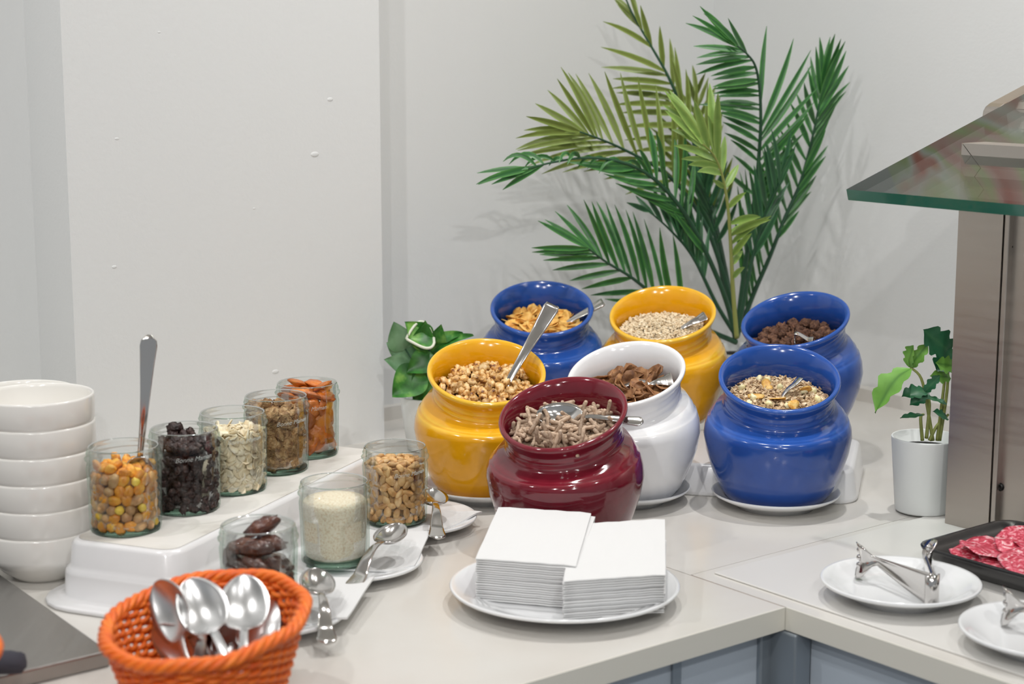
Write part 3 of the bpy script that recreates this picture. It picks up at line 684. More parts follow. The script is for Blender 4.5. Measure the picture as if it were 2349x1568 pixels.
# ------------------------------------------------------------------ spoons
def spoon_meshes(L, bl, bw, hw0, hw1, dip, arch, th=.0018, m=None, flat=False, tw=.2):
    """local x: bowl tip at 0, handle end at L; z up, bowl hollow upwards"""
    n = 28; M_ = 10
    def sec(s):
        x = s * L
        if x < bl:
            q = x / bl; hw = bw * math.sqrt(max(0, 1 - (2 * (q ** 1.12) - 1) ** 2)) + hw0 * q ** 6; d = dip * math.sin(PI * min(1, q * 1.0)) ** .8; base = .0
            if q > .85: hw = max(hw, hw0)
        else:
            q = (x - bl) / (L - bl); hw = hw0 + (hw1 - hw0) * max(0, q) ** 1.8; d = 0
            if q > .9: hw *= math.sqrt(max(0.03, 1 - ((q - .9) / .1) ** 2)) if not flat else (1 if q < .985 else .8)
        a = max(0, (x - bl * .9) / (L - bl * .9)); zc = arch * math.sin(PI * min(1, a * 1.35)) * .9 - (arch * 1.1 * max(0, a - .55) if arch > 0 else 0)
        return x, hw, d, zc
    def rows(s0, s1, k):
        out = []
        for i in range(k + 1):
            x, hw, d, zc = sec(s0 + (s1 - s0) * ((1 - math.cos(PI / 2 * i / k)) if s0 == 0 else i / k)); hw = max(hw, .0006); top = []; bot = []
            for j in range(M_ + 1):
                y = (j / M_ * 2 - 1); z = zc - d * (1 - y * y) + (.0 if d else .0006 * (1 - y * y))
                top.append((x, y * hw, z + th / 2)); bot.append((x, y * hw * .98, z - th / 2 - (.0008 * (1 - y * y) if not d else 0)))
            out.append(top + bot[::-1])
        return out
    nb = bl * 1.02 / L
    a = MB(); a.grid(rows(0, nb, 26), True, True, True); b = MB(); b.grid(rows(nb, 1, 22), True, True, True)
    return a.mesh('spoon_bowl', m), b.mesh('spoon_handle', m), L
def place_spoon(ms, tip, end, up, label, group=None, name='spoon'):
    X = (end - tip).normalized(); Z = (up - X * up.dot(X)).normalized(); Y = Z.cross(X)
    mx = Matrix((X, Y, Z)).transposed().to_4x4(); mx.translation = tip
    o = thing(name, label, 'spoon', group=group); o.matrix_world = mx
    link('spoon_bowl', ms[0], o); link('spoon_handle', ms[1], o); return o
def spoon_len(ms, tip, end): return ms
up0 = Vector((0, 0, 1))
SPL = {}
def SM(key, *a, **k):
    SPL[key] = spoon_meshes(*a, **k); return SPL[key]
tea = SM('tea', .165, .056, .0190, .0032, .0120, .0085, .016, m=M['steel'])
# spoons resting on the small plates: long axis seen nearly end-on
def lay(bx, by, zb, ex, ey, ze, label, ms=tea, up=up0, L=.135, g='dessert spoons on the small plates', ext=0):
    b = at(bx, by, zb); e = at(ex, ey, ze); return place_spoon(spoon_meshes((e - b).length, .052, .0185, .0032, .0115, .0085, .010, m=M['steel']), b, e, up, label, g)
lay(915, 1200, .048, 806, 1340, .022, 'steel spoon leaning on the plate of the sugar jar')
lay(992, 1121, .042, 1004, 1226, .026, 'steel spoon on the plate of the peanut jar', up=Vector((.1, -.3, 1)))
lay(722, 1303, .050, 752, 1466, .018, 'steel spoon on the plate of the date jar', up=Vector((.15, -.25, 1)))
# standing spoon in the corn nut jar
tall = SM('tall', .185, .05, .017, .0032, .0105, .008, .004, m=M['steel'])
e = JC + Vector((.0, .0, 0)); top = atY(343, 768, JC.y + .004); low = JC + Vector((.016, .004, .010))
low = top + (atY(322, 1035, JC.y + .004) - top).normalized() * .185
place_spoon(tall, low, top, Vector((.35, -1, 0)), 'tall steel spoon standing in the corn nut jar')
serv = SM('serv', .20, .055, .020, .0038, .0115, .010, .004, m=M['steel'], flat=True)
def jar_spoon(ms, L, j, ex, ey, dYe, bx, by, dYb, up, label):
    """handle end seen at (ex,ey); spoon passes the cereal surface at (bx,by)"""
    e = atY(ex, ey, J[j]['c'].y + dYe); b = atY(bx, by, J[j]['c'].y + dYb); d = (b - e).normalized()
    return place_spoon(ms, e + d * ms[2], e, up, label)
jar_spoon(serv, .185, 'wheat', 1268, 697, .03, 1172, 868, -.005, Vector((-.3, -1, .3)), 'flat handled steel spoon sticking up from the puffed wheat')
short = SM('short', .125, .046, .0165, .0032, .0105, .009, .003, m=M['steel'], flat=True)
def dip_spoon(j, ex, ey, dYe, off, up, label, bl=.045, bw=.0165, hw=.009, m='steel', arch=.003, hw0=.0032, flat=True, dip=.010):
    """handle end seen at (ex,ey), dYe behind the jar's middle; bowl tip at offset off from the middle of the cereal surface"""
    e = atY(ex, ey, J[j]['c'].y + dYe); t = J[j]['c'] + Vector(off); L = (e - t).length
    return place_spoon(spoon_meshes(L, bl, bw, hw0, hw, dip, arch, m=M[m], flat=flat), t, e, Vector(up), label)
dip_spoon('corn', 1383, 690, .0, (-.02, .0, -.035), (0, -.6, 1), 'steel spoon leaning out of the corn flake jar')
dip_spoon('oat', 1619, 722, -.01, (-.015, -.01, -.022), (-.2, -.8, 1), 'steel spoon resting in the oat flakes')
dip_spoon('choc', 1857, 770, -.040, (-.028, -.01, -.020), (.1, -.5, 1), 'steel spoon half buried in the chocolate puffs', hw=.007, arch=.016)
dip_spoon('muesli', 1835, 864, -.0, (-.028, -.018, -.035), (-1, -.3, .3), 'steel spoon standing in the muesli', hw=.008)
dip_spoon('white', 1543, 868, -.015, (-.012, -.012, -.002), (-.15, -.8, 1), 'steel spoon lying in the bran flakes', bl=.042, bw=.016, hw=.012, dip=.009)
dip_spoon('bran', 1476, 966, -.022, (-.032, .012, .012), (0, -.75, .8), 'steel spoon lying on the bran sticks with handle over the rim', bl=.055, bw=.018, hw=.007, arch=.002, flat=False, hw0=.0028)

# ------------------------------------------------------------------ napkin stacks on a plate
npc = at(1295, 1339, .020)
mb = plate_mesh(.1235, .022, M['china'], 96)
tag(link('plate', mb, loc=(npc.x, npc.y, CT)), 'large white plate holding two stacks of paper napkins', 'plate')
NTH = .0026
def stack_napkin(w, dp, sh):
    mb = MB(); top = []; bot = []; nx, ny = 8, 12
    for i in range(nx + 1):
        for j in range(ny + 1):
            x = (i / nx - .5) * w; y = j / ny * dp; k = abs(x) / (w / 2)
            z = .0003 * math.sin(3 * i + j) - .0007 * max(0, k - .8) * 4 - .0008 * max(0, .15 - y / dp) * 6
            x += sh * (y - dp / 2)
            top.append((x, y, z + NTH - .0003)); bot.append((x, y, .0003 * math.sin(3 * i + j)))
    N = ny + 1; T = (nx + 1) * N; f = []
    for i in range(nx):
        for j in range(ny):
            q = (i * N + j, (i + 1) * N + j, (i + 1) * N + j + 1, i * N + j + 1); f.append(q[::-1]); f.append(tuple(T + t for t in q))
    rim = [i * N for i in range(nx + 1)] + [nx * N + j for j in range(1, N)] + [i * N + ny for i in range(nx - 1, -1, -1)] + [j for j in range(ny - 1, 0, -1)]
    for a_, b_ in zip(rim, rim[1:] + rim[:1]): f.append((a_, b_, T + b_, T + a_))
    mb.add(bot + top, f); return mb.mesh('napkin', M['napkin'], smooth=False)
def stack(fx, fy, ang, n, me, lbl, rise):
    for i in range(n):
        o = link('napkin', me, loc=(fx + rnd.gauss(0, .0006), fy + rnd.gauss(0, .0008) + .0004 * (n - i), CT + .0092 + i * NTH), rot=(rise * (i + 1) / n, 0, ang + rnd.gauss(0, .008)))
        if i == n - 1: tag(o, 'topmost white paper napkin of the ' + lbl, 'napkin')
        elif i == 0: tag(o, 'lowest white paper napkin of the %s, on the plate' % lbl, 'napkin')
        else: tag(o, 'folded white paper napkin between top and bottom of the ' + lbl, 'napkin', 'napkins of the ' + lbl)
stack(.006, 1.756, R(-15), 19, stack_napkin(.108, .165, -.10), 'left stack', R(3.5))
stack(.129, 1.722, R(12), 17, stack_napkin(.108, .165, .30), 'right stack', R(3.5))

# ------------------------------------------------------------------ bowls
def bowl_mesh():
    mb = MB(); r = .0635
    mb.lathe([(.026, .002), (.030, 0), (.033, .0), (.036, .003), (.046, .010), (.055, .019), (.0622, .0265), (.0631, .030), (r, .040), (r, .054), (r - .0008, .0562), (r - .002, .0566), (r - .0034, .0558), (r - .0042, .052),
              (r - .0046, .034), (r - .008, .024), (.044, .014), (.030, .0085), (.001, .007)], 80, True, True)
    return mb.mesh('bowl', M['bowl'])
BM = bowl_mesh(); bc = at(102, 1316, 0)
ordn = ['bottom', 'second from bottom', 'third from bottom', 'third from top', 'second from top', 'topmost']
for i in range(6):
    tag(link('bowl', BM, loc=(bc.x, bc.y, CT + i * .0303)), 'white straight-sided bowl, %s of the front stack' % ordn[i], 'bowl', 'stacked white bowls')
b2 = Vector((-.592, 2.065, CT))
for i in range(5):
    o = link('bowl', BM, loc=(b2.x, b2.y, CT + i * .0303))
    if i == 4: tag(o, 'white bowl topping the stack behind the front one', 'bowl', 'stacked white bowls')
    else: tag(o, 'white bowl hidden low in the rear stack', 'bowl', 'lower bowls of the rear stack')

# ------------------------------------------------------------------ wicker basket with spoons
BX, BY, BH = .0845, .112, .088
def basket_pt(a, k, off=0.0):
    """k 0..1 from bottom to rim"""
    fl = .66 + .34 * (k ** .8); x = (BX * fl + off) * math.cos(a); y = (BY * fl + off) * math.sin(a)
    return Vector((x, y, BH * k + .002 * k * math.sin(a) + .007 * k * math.cos(a)))
def make_basket(label):
    o = thing('wicker_basket', label, 'basket')
    mb = MB(); mb.grid([[basket_pt(2 * PI * j / 40, .0) * f for j in range(40)] for f in (.1, .6, 1)], True, True); obj('basket_bottom', mb, M['wicker'], o)
    ns = 44
    for j in range(ns):
        a = 2 * PI * j / ns; mb = MB(); mb.tube([basket_pt(a, k) for k in (0, .25, .5, .75, 1)], .0016, 6); obj('stake', mb, M['wicker'], o)
    nl = 23
    for l in range(nl):
        k = (l + .5) / nl; mb = MB()
        pts = [basket_pt(2 * PI * j / (ns * 4), k + .008 * math.sin(j * .3 + l), .0026 * math.sin(PI * (j / 4) + (PI if l % 2 else 0))) for j in range(ns * 4)]
        mb.tube(pts, .0027, 6, closed=True); obj('woven_strand', mb, M['wicker'], o)
    for s_ in range(4):
        mb = MB(); n = 200; tw = 26
        pts = []
        for j in range(n):
            a = 2 * PI * j / n; ph = tw * a / 2 + s_ * PI / 2; p = basket_pt(a, 1.02); rad = Vector((math.cos(a), math.sin(a), 0))
            pts.append(p + rad * (.0036 * math.cos(ph) + .002 + .0008 * math.sin(9 * a)) + Vector((0, 0, .0036 * math.sin(ph) + .001 * math.sin(7 * a + 1))))
        mb.tube(pts, .0034, 7, closed=True); obj('rim_braid', mb, M['wicker'], o)
    return o
bk = make_basket('round orange wicker basket full of dessert spoons')
bkp = at(472, 1426, BH); bk.location = (bkp.x, bkp.y, CT + .002); bk.rotation_euler = (0, 0, R(4))
bk2 = copy_tree(bk); q = at(2, 1532, .105); bk2.location = (q.x - .094, q.y - .01, CT + .017)
bk2['label'] = 'orange wicker basket just entering the picture at its lower left edge'
BO = Vector((bkp.x, bkp.y, CT))
bs_ = SM('basket', .185, .066, .0228, .0038, .0100, .0105, .012, m=M['steel_worn'])
# (tip px, tip py, tip height), (handle end px,py,h), roll
specs = [((432, 1328, .112), (545, 1560, .050), (-.15, -.75, 1), 'foremost of the spoons, broad bowl facing up'),
         ((560, 1318, .112), (560, 1560, .050), (.1, -.8, 1), 'upright spoon right of the foremost one'),
         ((356, 1336, .108), (470, 1560, .045), (-1, -.45, .7), 'spoon at the left, bowl turned sideways'),
         ((482, 1345, .084), (440, 1560, .040), (.55, -.7, 1), 'spoon tucked behind the foremost spoon'),
         ((360, 1375, .072), (520, 1570, .038), (-.9, -.5, .6), 'spoon under the sideways spoon'),
         ((415, 1360, .080), (500, 1565, .035), (-.3, -.7, 1), 'spoon directly below the foremost spoon'),
         ((628, 1378, .086), (540, 1570, .035), (.9, -.5, .8), 'spoon at the right, edge turned up'),
         ((350, 1440, .070), (520, 1565, .025), (-1, -.2, .5), 'low spoon glinting at the left of the heap'),
         ((605, 1355, .078), (480, 1575, .020), (.6, -.6, 1), 'spoon below the upright spoon'),
         ((622, 1410, .070), (430, 1570, .022), (1, -.2, .7), 'lowest spoon at the right of the heap'),
         ((470, 1370, .070), (530, 1575, .015), (0, -.6, 1), 'dark low spoon in the middle of the heap')]
for (a, b, upv, lb) in specs:
    t = at(*a); e = at(*b); place_spoon(bs_, t, t + (e - t).normalized() * .185, Vector(upv), lb + ' in the orange basket', 'spoons in the orange basket')

# dark rolled cloth at the left edge
c0 = at(20, 1522, .030); mb = MB()
pts = [c0 + Vector((x, y, z)) for x, y, z in [(-.10, -.02, 0), (-.05, -.008, .001), (-.02, -.002, .002), (.0, 0, .002), (.012, .001, .001), (.0155, .001, -.001)]]
rows = []
for i, p in enumerate(pts):
    rr = (.013, .0135, .0125, .0125, .0115, .004)[i]
    rows.append([p + Vector((0, math.cos(2 * PI * j / 16) * rr * (1 + .12 * math.sin(3 * j + i)), math.sin(2 * PI * j / 16) * rr * .8 * (1 + .15 * math.cos(2 * j + i)))) for j in range(16)])
mb.grid(rows, True, True, True)
tag(obj('rolled_cloth', mb, M['cloth']), 'dark grey rolled cloth end on the steel plate', 'cloth')

# ------------------------------------------------------------------ plates with tongs
TP = plate_mesh(.0855, .022, M['china'], 80)
def tongs(p_apex, p_c1, p_c2, z0, label):
    """two flat arms standing on edge, bent round at the apex; ends are toothed scoops"""
    o = thing('serving_tongs', label, 'tongs', (p_apex.x, p_apex.y, CT + z0), group='small steel tongs on plates')
    O = Vector((p_apex.x, p_apex.y, 0))
    def flatp(p): return Vector((p.x, p.y, 0)) - O
    c1, c2 = flatp(p_c1), flatp(p_c2); th = .0013
    d1, d2 = c1.normalized(), c2.normalized()
    inner = (d1 + d2).normalized()
    def arm(c, name, sgn):
        L = c.length; d = c.normalized(); side = Vector((-d.y, d.x, 0)) * sgn; n = 26; rows = []
        for i in range(n + 1):
            t = i / n; p = d * (.006 + (L - .006) * t)
            if t < .74:
                q = t / .74; hi = .036 - .006 * q; lo = .001 + .020 * q ** 1.2; s_ = 0; thk = .0028
            else:
                q = (t - .74) / .26; f_ = min(1, q * 1.9); f_ = f_ * f_ * (3 - 2 * f_); hi = .030 + .012 * f_; lo = .021 - .018 * f_; s_ = -.012 * math.sin(q * PI * .9)
                if q > .8: lo += .006 * ((q - .8) / .2) ** 2; hi -= .004 * ((q - .8) / .2) ** 2
            row = []
            for k in range(7):
                z = lo + (hi - lo) * k / 6; bul = (.0025 * math.sin(PI * k / 6)) * (1 if t < .74 else 2.2)
                row.append(p + side * (s_ + bul) + Vector((0, 0, z)))
            for k in range(6, -1, -1):
                z = lo + (hi - lo) * k / 6; bul = (.0025 * math.sin(PI * k / 6)) * (1 if t < .74 else 2.2)
                row.append(p + side * (s_ + bul + .0016) + Vector((0, 0, z)))
            rows.append(row)
        mb = MB(); mb.grid(rows, True, True, True); obj(name, mb, M['steel'], o)
        # teeth
        mb = MB()
        for k in range(3):
            z = .0155 + .0085 * k; b0 = d * (L - .0045) + side * (-.0035)
            mb.tube([b0 - d * .005 + Vector((0, 0, z)), b0 - d * .001 + Vector((0, 0, z)), b0 + d * .0008 + side * .002 + Vector((0, 0, z))], [.0040, .0034, .0015], 8)
        obj('claw_teeth', mb, M['steel'], o)
    arm(c1, 'tongs_arm', -1); arm(c2, 'tongs_arm', 1)
    mb = MB(); rows = []; a1 = math.atan2(d1.y, d1.x); a2 = math.atan2(d2.y, d2.x)
    base = -inner * .000; da = a1 - a2
    for i in range(13):
        t = i / 12; ang = a2 + (2 * PI - (2 * PI - 0)) * 0
        # go round the outside of the V
        s1 = a1 + PI / 2 * .9 + 0; s2 = a2 - PI / 2 * .9
        # outer arc from s1 to s2 + 2pi
        an = s1 + ((s2 + 2 * PI) - s1) * t; c = inner * .006 + Vector((math.cos(an), math.sin(an), 0)) * .0062
        rows.append([c + Vector((0, 0, z)) for z in (.001, .012, .024, .036)] + [c * 1.0 + Vector((math.cos(an), math.sin(an), 0)) * .0018 + Vector((0, 0, z)) for z in (.036, .024, .012, .001)])
    mb.grid(rows, True, True, True); obj('tongs_bend', mb, M['steel'], o)
    return o
tpc = at(2066, 1331, .022)
tag(link('plate', TP, loc=(tpc.x, tpc.y, CT + .0022)), 'white plate with steel tongs beside the black salami tray', 'plate', 'white plates with tongs')
tongs(at(2140, 1392, .012), at(1968, 1318, .012), at(2120, 1312, .012), .0105, 'steel serving tongs on the plate beside the salami tray')
dlt = at(2402, 1443, .022) - tpc
p2 = tpc + dlt
tag(link('plate', TP, loc=(p2.x, p2.y, CT + .0022)), 'white plate with steel tongs cut off by the right picture edge', 'plate', 'white plates with tongs')
tongs(at(2140 + 345, 1392 + 118, .012), at(2303, 1425, .012), at(2120 + 335, 1312 + 110, .012), .0105, 'steel serving tongs on the plate cut off by the right picture edge')

# ------------------------------------------------------------------ salami tray
def rrect(a0, a1, b0, b1, r, z, n=6):
    pts = []
    for q, (cx, cy) in enumerate([(a1 - r, b1 - r), (a0 + r, b1 - r), (a0 + r, b0 + r), (a1 - r, b0 + r)]):
        for k in range(n):
            t = q * PI / 2 + k / (n - 1) * PI / 2; pts.append((cx + r * math.cos(t), cy + r * math.sin(t), z))
    return pts
T0 = ab(.30, -.17, 0)
mb = MB(); rows = []
for e, z in [(-.030, .003), (-.022, .0035), (-.006, .020), (0, .026), (.001, .0285), (0, .030), (-.004, .0295), (-.012, .0225), (-.024, .0125), (-.034, .0105), (-.10, .0100)]:
    rows.append([ab(x, y, z_) - T0 for x, y, z_ in rrect(.213 - e, .388 + e, -.36 - e, .004 + e, max(.006, .024 + e), z)])
mb.grid(rows, True, True, True)
tag(obj('serving_tray', mb, M['black'], loc=T0), 'black rectangular tray holding salami slices', 'tray')
def slice_mesh(seed):
    rn = random.Random(seed); mb = MB(); n = 36; rows = []
    for f, zz, mk in ((0.02, .0016, 0), (.35, .0016, 0), (.7, .0016, 0), (.93, .0016, 0), (1.0, .0008, 1), (.93, 0, 0), (.5, 0, 0), (.02, 0, 0)):
        rows.append([(f * .045 * (1 + .05 * noise.noise(Vector((math.cos(a), math.sin(a), seed)) * 1.5)) * math.cos(a), f * .045 * (1 + .05 * noise.noise(Vector((math.cos(a), math.sin(a), seed)) * 1.5)) * math.sin(a),
                      zz + f * f * .008 * noise.noise(Vector((math.cos(a) * 1.7, math.sin(a) * 1.7, seed * 2.0)))) for a in [2 * PI * j / n for j in range(n)]])
    mb.grid(rows, True, True, True)
    return mb.mesh('salami_slice', M['salami'])
SL = [slice_mesh(i) for i in range(3)]
names = ['nearest the tray corner', 'second from the tray corner', 'under the foremost slice', 'in the middle of the heap', 'at the back by the post', 'on top at the picture edge', 'behind the top slice', 'lowest at the picture edge']
for i, (px, py, z, tx, ty) in enumerate([(2272, 1266, .023, .03, -.06), (2292, 1262, .027, .10, .05), (2345, 1290, .024, .04, 0), (2340, 1268, .030, .16, .1), (2372, 1245, .036, .15, .12), (2385, 1290, .032, .12, .0), (2420, 1262, .030, .1, .1), (2420, 1310, .024, .04, 0), ]):
    p = at(px, py, z); o = link('salami_slice', SL[i % 3], loc=p, rot=(tx, ty, i * 1.3))
    tag(o, 'pink marbled salami slice ' + names[i], 'salami slice', 'salami slices on the black tray')

# ------------------------------------------------------------------ sneeze guard
sg = thing('sneeze_guard', 'stainless steel sneeze guard frame with tilted glass shelf', 'sneeze guard', ab(.40, .05, 0))
SO = Vector(sg.location)
A0 = .391; DEP = .045; TOPZ = .472; BW = .064; B1 = .095
def gpt(b, z, a): return ab(a, b, z) - SO
mb = MB(); mb.prism([(B1, 0), (B1, TOPZ), (B1 - BW, TOPZ - BW), (B1 - BW, 0)], A0, A0 + DEP, lambda b, z, a: gpt(b, z, a))
obj('post', mb, M['brushed'], sg, smooth=False)
mb = MB(); mb.prism([(B1 - .0012, TOPZ), (-.55, TOPZ), (-.55, TOPZ - BW), (B1 - BW - .0012, TOPZ - BW)], A0, A0 + DEP, lambda b, z, a: gpt(b, z, a))
obj('top_beam', mb, M['brushed'], sg, smooth=False)
mb = MB(); mb.box(gpt(-.26, .2, A0 + .016), .012, .58, .404, ROOM); obj('inner_panel', mb, M['brushed'], sg, smooth=False)
mb = MB(); mb.box(gpt(.0265, .2, A0 + .0065), .010, .007, .40, ROOM); bevel(obj('panel_trim', mb, M['brushed'], sg, smooth=False), .001)
for px, py in [(2315, 565), (2295, 1116)]:
    a_ = (px - 1174.5) / FPX; b_ = (py - 784) / FPX
    d = Vector((a_, math.cos(PIT) - b_ * math.sin(PIT), -math.sin(PIT) - b_ * math.cos(PIT))); o0 = Vector((0, 0, EYE))
    t = (A0 + .010 - (o0 - CO).dot(U)) / d.dot(U); p = o0 + d * t - SO
    mb = MB(); rows = [[p - U * dz + (WV * math.cos(2 * PI * j / 14) + ZU * math.sin(2 * PI * j / 14)) * rr for j in range(14)] for rr, dz in ((.0052, -.001), (.0052, .001), (.0042, .0028), (.002, .0032), (.0018, .0015))]
    mb.grid(rows, True, False, True); obj('screw', mb, M['dark_metal'], sg)
pw = gpt(-.062, TOPZ - .036, A0 - .0005); mb = MB()
rp = [(x, y) for x, y, _ in rrect(-.10, -.004, TOPZ - .058, TOPZ - .014, .004, 0)]
mb.prism(rp, A0 - .0015, A0 + .001, lambda b, z, a: gpt(b, z, a)); obj('dark_plate', mb, M['darkwin'], sg, smooth=False)
# glass pane
Pg = at(2262, 262, .500); Gg = Pg - U * .263; Gg.z = CT + .419
slope = (Pg - Gg); sl = slope.normalized(); V = -WV
nrm = V.cross(sl).normalized()
if nrm.z < 0: nrm = -nrm
TG = .0135; far = Gg + sl * .42; wid = .75
c8 = []
for base in (Gg, far):
    for w_ in (0, wid):
        for t_ in (0, -TG): c8.append(base + V * w_ + nrm * t_ - SO)
# order: G0top,G0bot,G1top,G1bot,F0top,F0bot,F1top,F1bot
mb = MB(); mb.add(c8, [(0, 2, 6, 4), (1, 5, 7, 3)]); mb.add(c8, [(0, 1, 3, 2), (4, 6, 7, 5), (0, 4, 5, 1), (2, 3, 7, 6)], mi=1)
obj('glass_shelf', mb, [M['pane'], M['glass_green']], sg, smooth=False)
# clamp bracket on the beam
cl = Pg - SO
mb = MB(); X = sl
cc = at(2275, 275, .49) - SO
prof = [(0, -.018), (0, .008), (.003, .014), (.009, .018), (.018, .0195), (.26, .0195), (.26, .0135), (.020, .0135), (.020, -.018)]
mb.prism(prof, 0, .024, lambda x, z, w_: Vector(cc) + sl * (x - .008) + nrm * z + V * (w_ - .008))
bevel(obj('glass_clamp', mb, M['brushed'], sg, smooth=False), .0015, 2)
mb = MB(); mb.prism([(0.004, .013), (.012, .0195), (.30, .0195), (.30, .013)], 0, .12, lambda x, z, w_: Vector(cc) + sl * (x + .006) + nrm * z + V * (w_ + .012))
obj('clamp_cover', mb, M['brushed'], sg, smooth=False)

# ------------------------------------------------------------------ leaves
def leaf_blade(mb, p0, p1, ctrl, w, facing, seg=7, fold=.25, base=.25, tipk=1.0):
    """curved blade from p0 to p1, quadratic bezier with ctrl; V-folded, marks margin"""
    rows = []; marks = []
    for i in range(seg + 1):
        t = i / seg; c = p0 * (1 - t) ** 2 + ctrl * 2 * t * (1 - t) + p1 * t * t
        d = ((ctrl - p0) * (1 - t) + (p1 - ctrl) * t); d.normalize()
        s = d.cross(facing); s.normalize(); nn = s.cross(d)
        ww = w * (base + (1 - base) * min(1, t / .25)) * (1 - max(0, (t - .45) / .55) ** 1.9) ** tipk + .0003
        rows.append([c - s * ww + nn * ww * fold, c - s * ww * .55 + nn * ww * fold * .5, c, c + s * ww * .55 + nn * ww * fold * .5, c + s * ww + nn * ww * fold]); marks += [1, .25, 0, .25, 1]
    mb.grid(rows, False, marks=marks)
def polyline(pts, n):
    P_ = [Vector(p) for p in pts]
    out = []
    # catmull-rom
    segs = len(P_) - 1
    for i in range(n + 1):
        u = i / n * segs; k = min(int(u), segs - 1); t = u - k
        a, b, c, d = P_[max(k - 1, 0)], P_[k], P_[k + 1], P_[min(k + 2, segs)]
        out.append(.5 * ((2 * b) + (c - a) * t + (2 * a - 5 * b + 4 * c - d) * t * t + (3 * b - a - 3 * c + d) * t ** 3))
    return out
palm = thing('potted_palm', 'tall artificial palm with long green fronds behind the cereal jars', 'potted plant', atY(1690, 780, 2.80)); palm.location.z = CT
PO = Vector(palm.location)
mb = MB(); mb.lathe([(.040, 0), (.046, .002), (.058, .085), (.061, .088), (.061, .095), (.057, .095), (.054, .080), (.02, .078)], 40, True, True); obj('plant_pot', mb, M['pot'], palm)
mb = MB(); mb.lathe([(.054, .080), (.03, .086), (.001, .088)], 24); obj('soil', mb, M['soil'], palm)
frn = random.Random(5)
def frond(path, Y0, Y1, sides, m, sm=None, w=.0045, r0=.0045, curl=0):
    n = 60; N = len(path)
    p3 = polyline([atY(x, y, Y0 + (Y1 - Y0) * (i / (N - 1)) ** 1.3) - PO for i, (x, y) in enumerate(path)], n)
    px2 = polyline([(x, y, 0) for x, y in path], n)
    mb = MB(); mb.tube(p3, [r0 * (1 - .75 * i / n) for i in range(n + 1)], 7)
    fr = obj('frond_stem', mb, sm or M['stem'], palm)
    for keys, cnt, cu in sides:
        for k in range(cnt):
            u = k / max(1, cnt - 1) * (len(keys) - 1); i = min(int(u), len(keys) - 2); t = u - i
            q = [keys[i][c] * (1 - t) + keys[i + 1][c] * t for c in range(4)]
            bi = min(range(n + 1), key=lambda z: (px2[z].x - q[0]) ** 2 + (px2[z].y - q[1]) ** 2)
            Yb = (p3[bi] + PO).y; jx, jy = frn.uniform(-6, 6), frn.uniform(-6, 6)
            tip = atY(q[2] + jx, q[3] + jy, Yb + frn.uniform(-.05, .03)) - PO; b = p3[bi]
            L = (tip - b).length
            ctrl = (b + tip) / 2 + Vector((0, 0, cu * L)) + Vector((frn.uniform(-.06, .06), 0, frn.uniform(-.03, .03))) * L
            face = Vector((frn.uniform(-.5, .5), -1, frn.uniform(-.1, .5))).normalized()
            mb = MB(); leaf_blade(mb, b, tip, ctrl, w * frn.uniform(.85, 1.1) * min(1, .45 + L / .16), face)
            obj('leaflet', mb, m, fr)
    return fr
O_, G_, D_, L_ = M['leaf_olive'], M['leaf_green'], M['leaf_deep'], M['leaf_lime']
frond([(1688, 770), (1665, 640), (1630, 480), (1595, 340), (1560, 240), (1530, 170), (1490, 100), (1450, 30), (1425, -30)], 2.83, 2.80, [
    ([(1450, 35, 1400, -15), (1470, 65, 1405, 0), (1505, 165, 1375, 98), (1513, 185, 1380, 145), (1520, 205, 1405, 190), (1528, 225, 1410, 207), (1540, 250, 1412, 236), (1550, 270, 1420, 255), (1560, 300, 1430, 300), (1578, 340, 1440, 335), (1590, 380, 1450, 370)], 14, .06),
    ([(1460, 50, 1440, -25), (1480, 85, 1450, -15), (1520, 160, 1508, 58), (1550, 225, 1553, 98), (1565, 270, 1545, 130), (1580, 310, 1590, 170), (1600, 370, 1597, 200), (1612, 410, 1635, 180), (1625, 450, 1660, 260)], 13, .02)], O_)
frond([(1690, 770), (1665, 650), (1620, 520), (1560, 430), (1500, 380), (1432, 343), (1380, 320), (1330, 302)], 2.80, 2.62, [
    ([(1335, 303, 1210, 262), (1345, 306, 1235, 237), (1355, 312, 1267, 182), (1370, 316, 1284, 157), (1385, 322, 1300, 170), (1420, 338, 1335, 172), (1455, 355, 1376, 167), (1480, 370, 1425, 165), (1510, 385, 1483, 180), (1540, 410, 1530, 200), (1560, 430, 1560, 240)], 14, .04),
    ([(1330, 302, 1197, 303), (1345, 308, 1172, 330), (1365, 316, 1185, 347), (1400, 330, 1180, 372), (1432, 345, 1235, 397), (1470, 365, 1300, 394), (1500, 385, 1360, 399), (1540, 420, 1440, 450)], 11, .08)], O_)
frond([(1690, 770), (1655, 660), (1600, 540), (1545, 455), (1480, 395), (1410, 368), (1340, 362), (1270, 372), (1212, 386)], 2.72, 2.52, [
    ([(1230, 380, 1150, 375), (1260, 374, 1180, 385), (1300, 366, 1265, 380), (1330, 363, 1300, 380), (1370, 362, 1335, 382), (1420, 368, 1375, 392)], 9, .55),
    ([(1212, 386, 1098, 400), (1218, 385, 1097, 432), (1225, 384, 1120, 415), (1250, 378, 1148, 434)], 6, .05),
    ([(1450, 380, 1425, 372), (1475, 395, 1452, 375), (1500, 410, 1470, 345), (1515, 422, 1490, 262), (1535, 445, 1525, 380), (1560, 475, 1565, 290), (1580, 505, 1590, 370)], 10, .25),
    ([(1440, 378, 1300, 372), (1480, 397, 1340, 382), (1520, 430, 1390, 402), (1560, 480, 1420, 425), (1590, 525, 1480, 440), (1620, 590, 1540, 480)], 12, -.04)], G_)
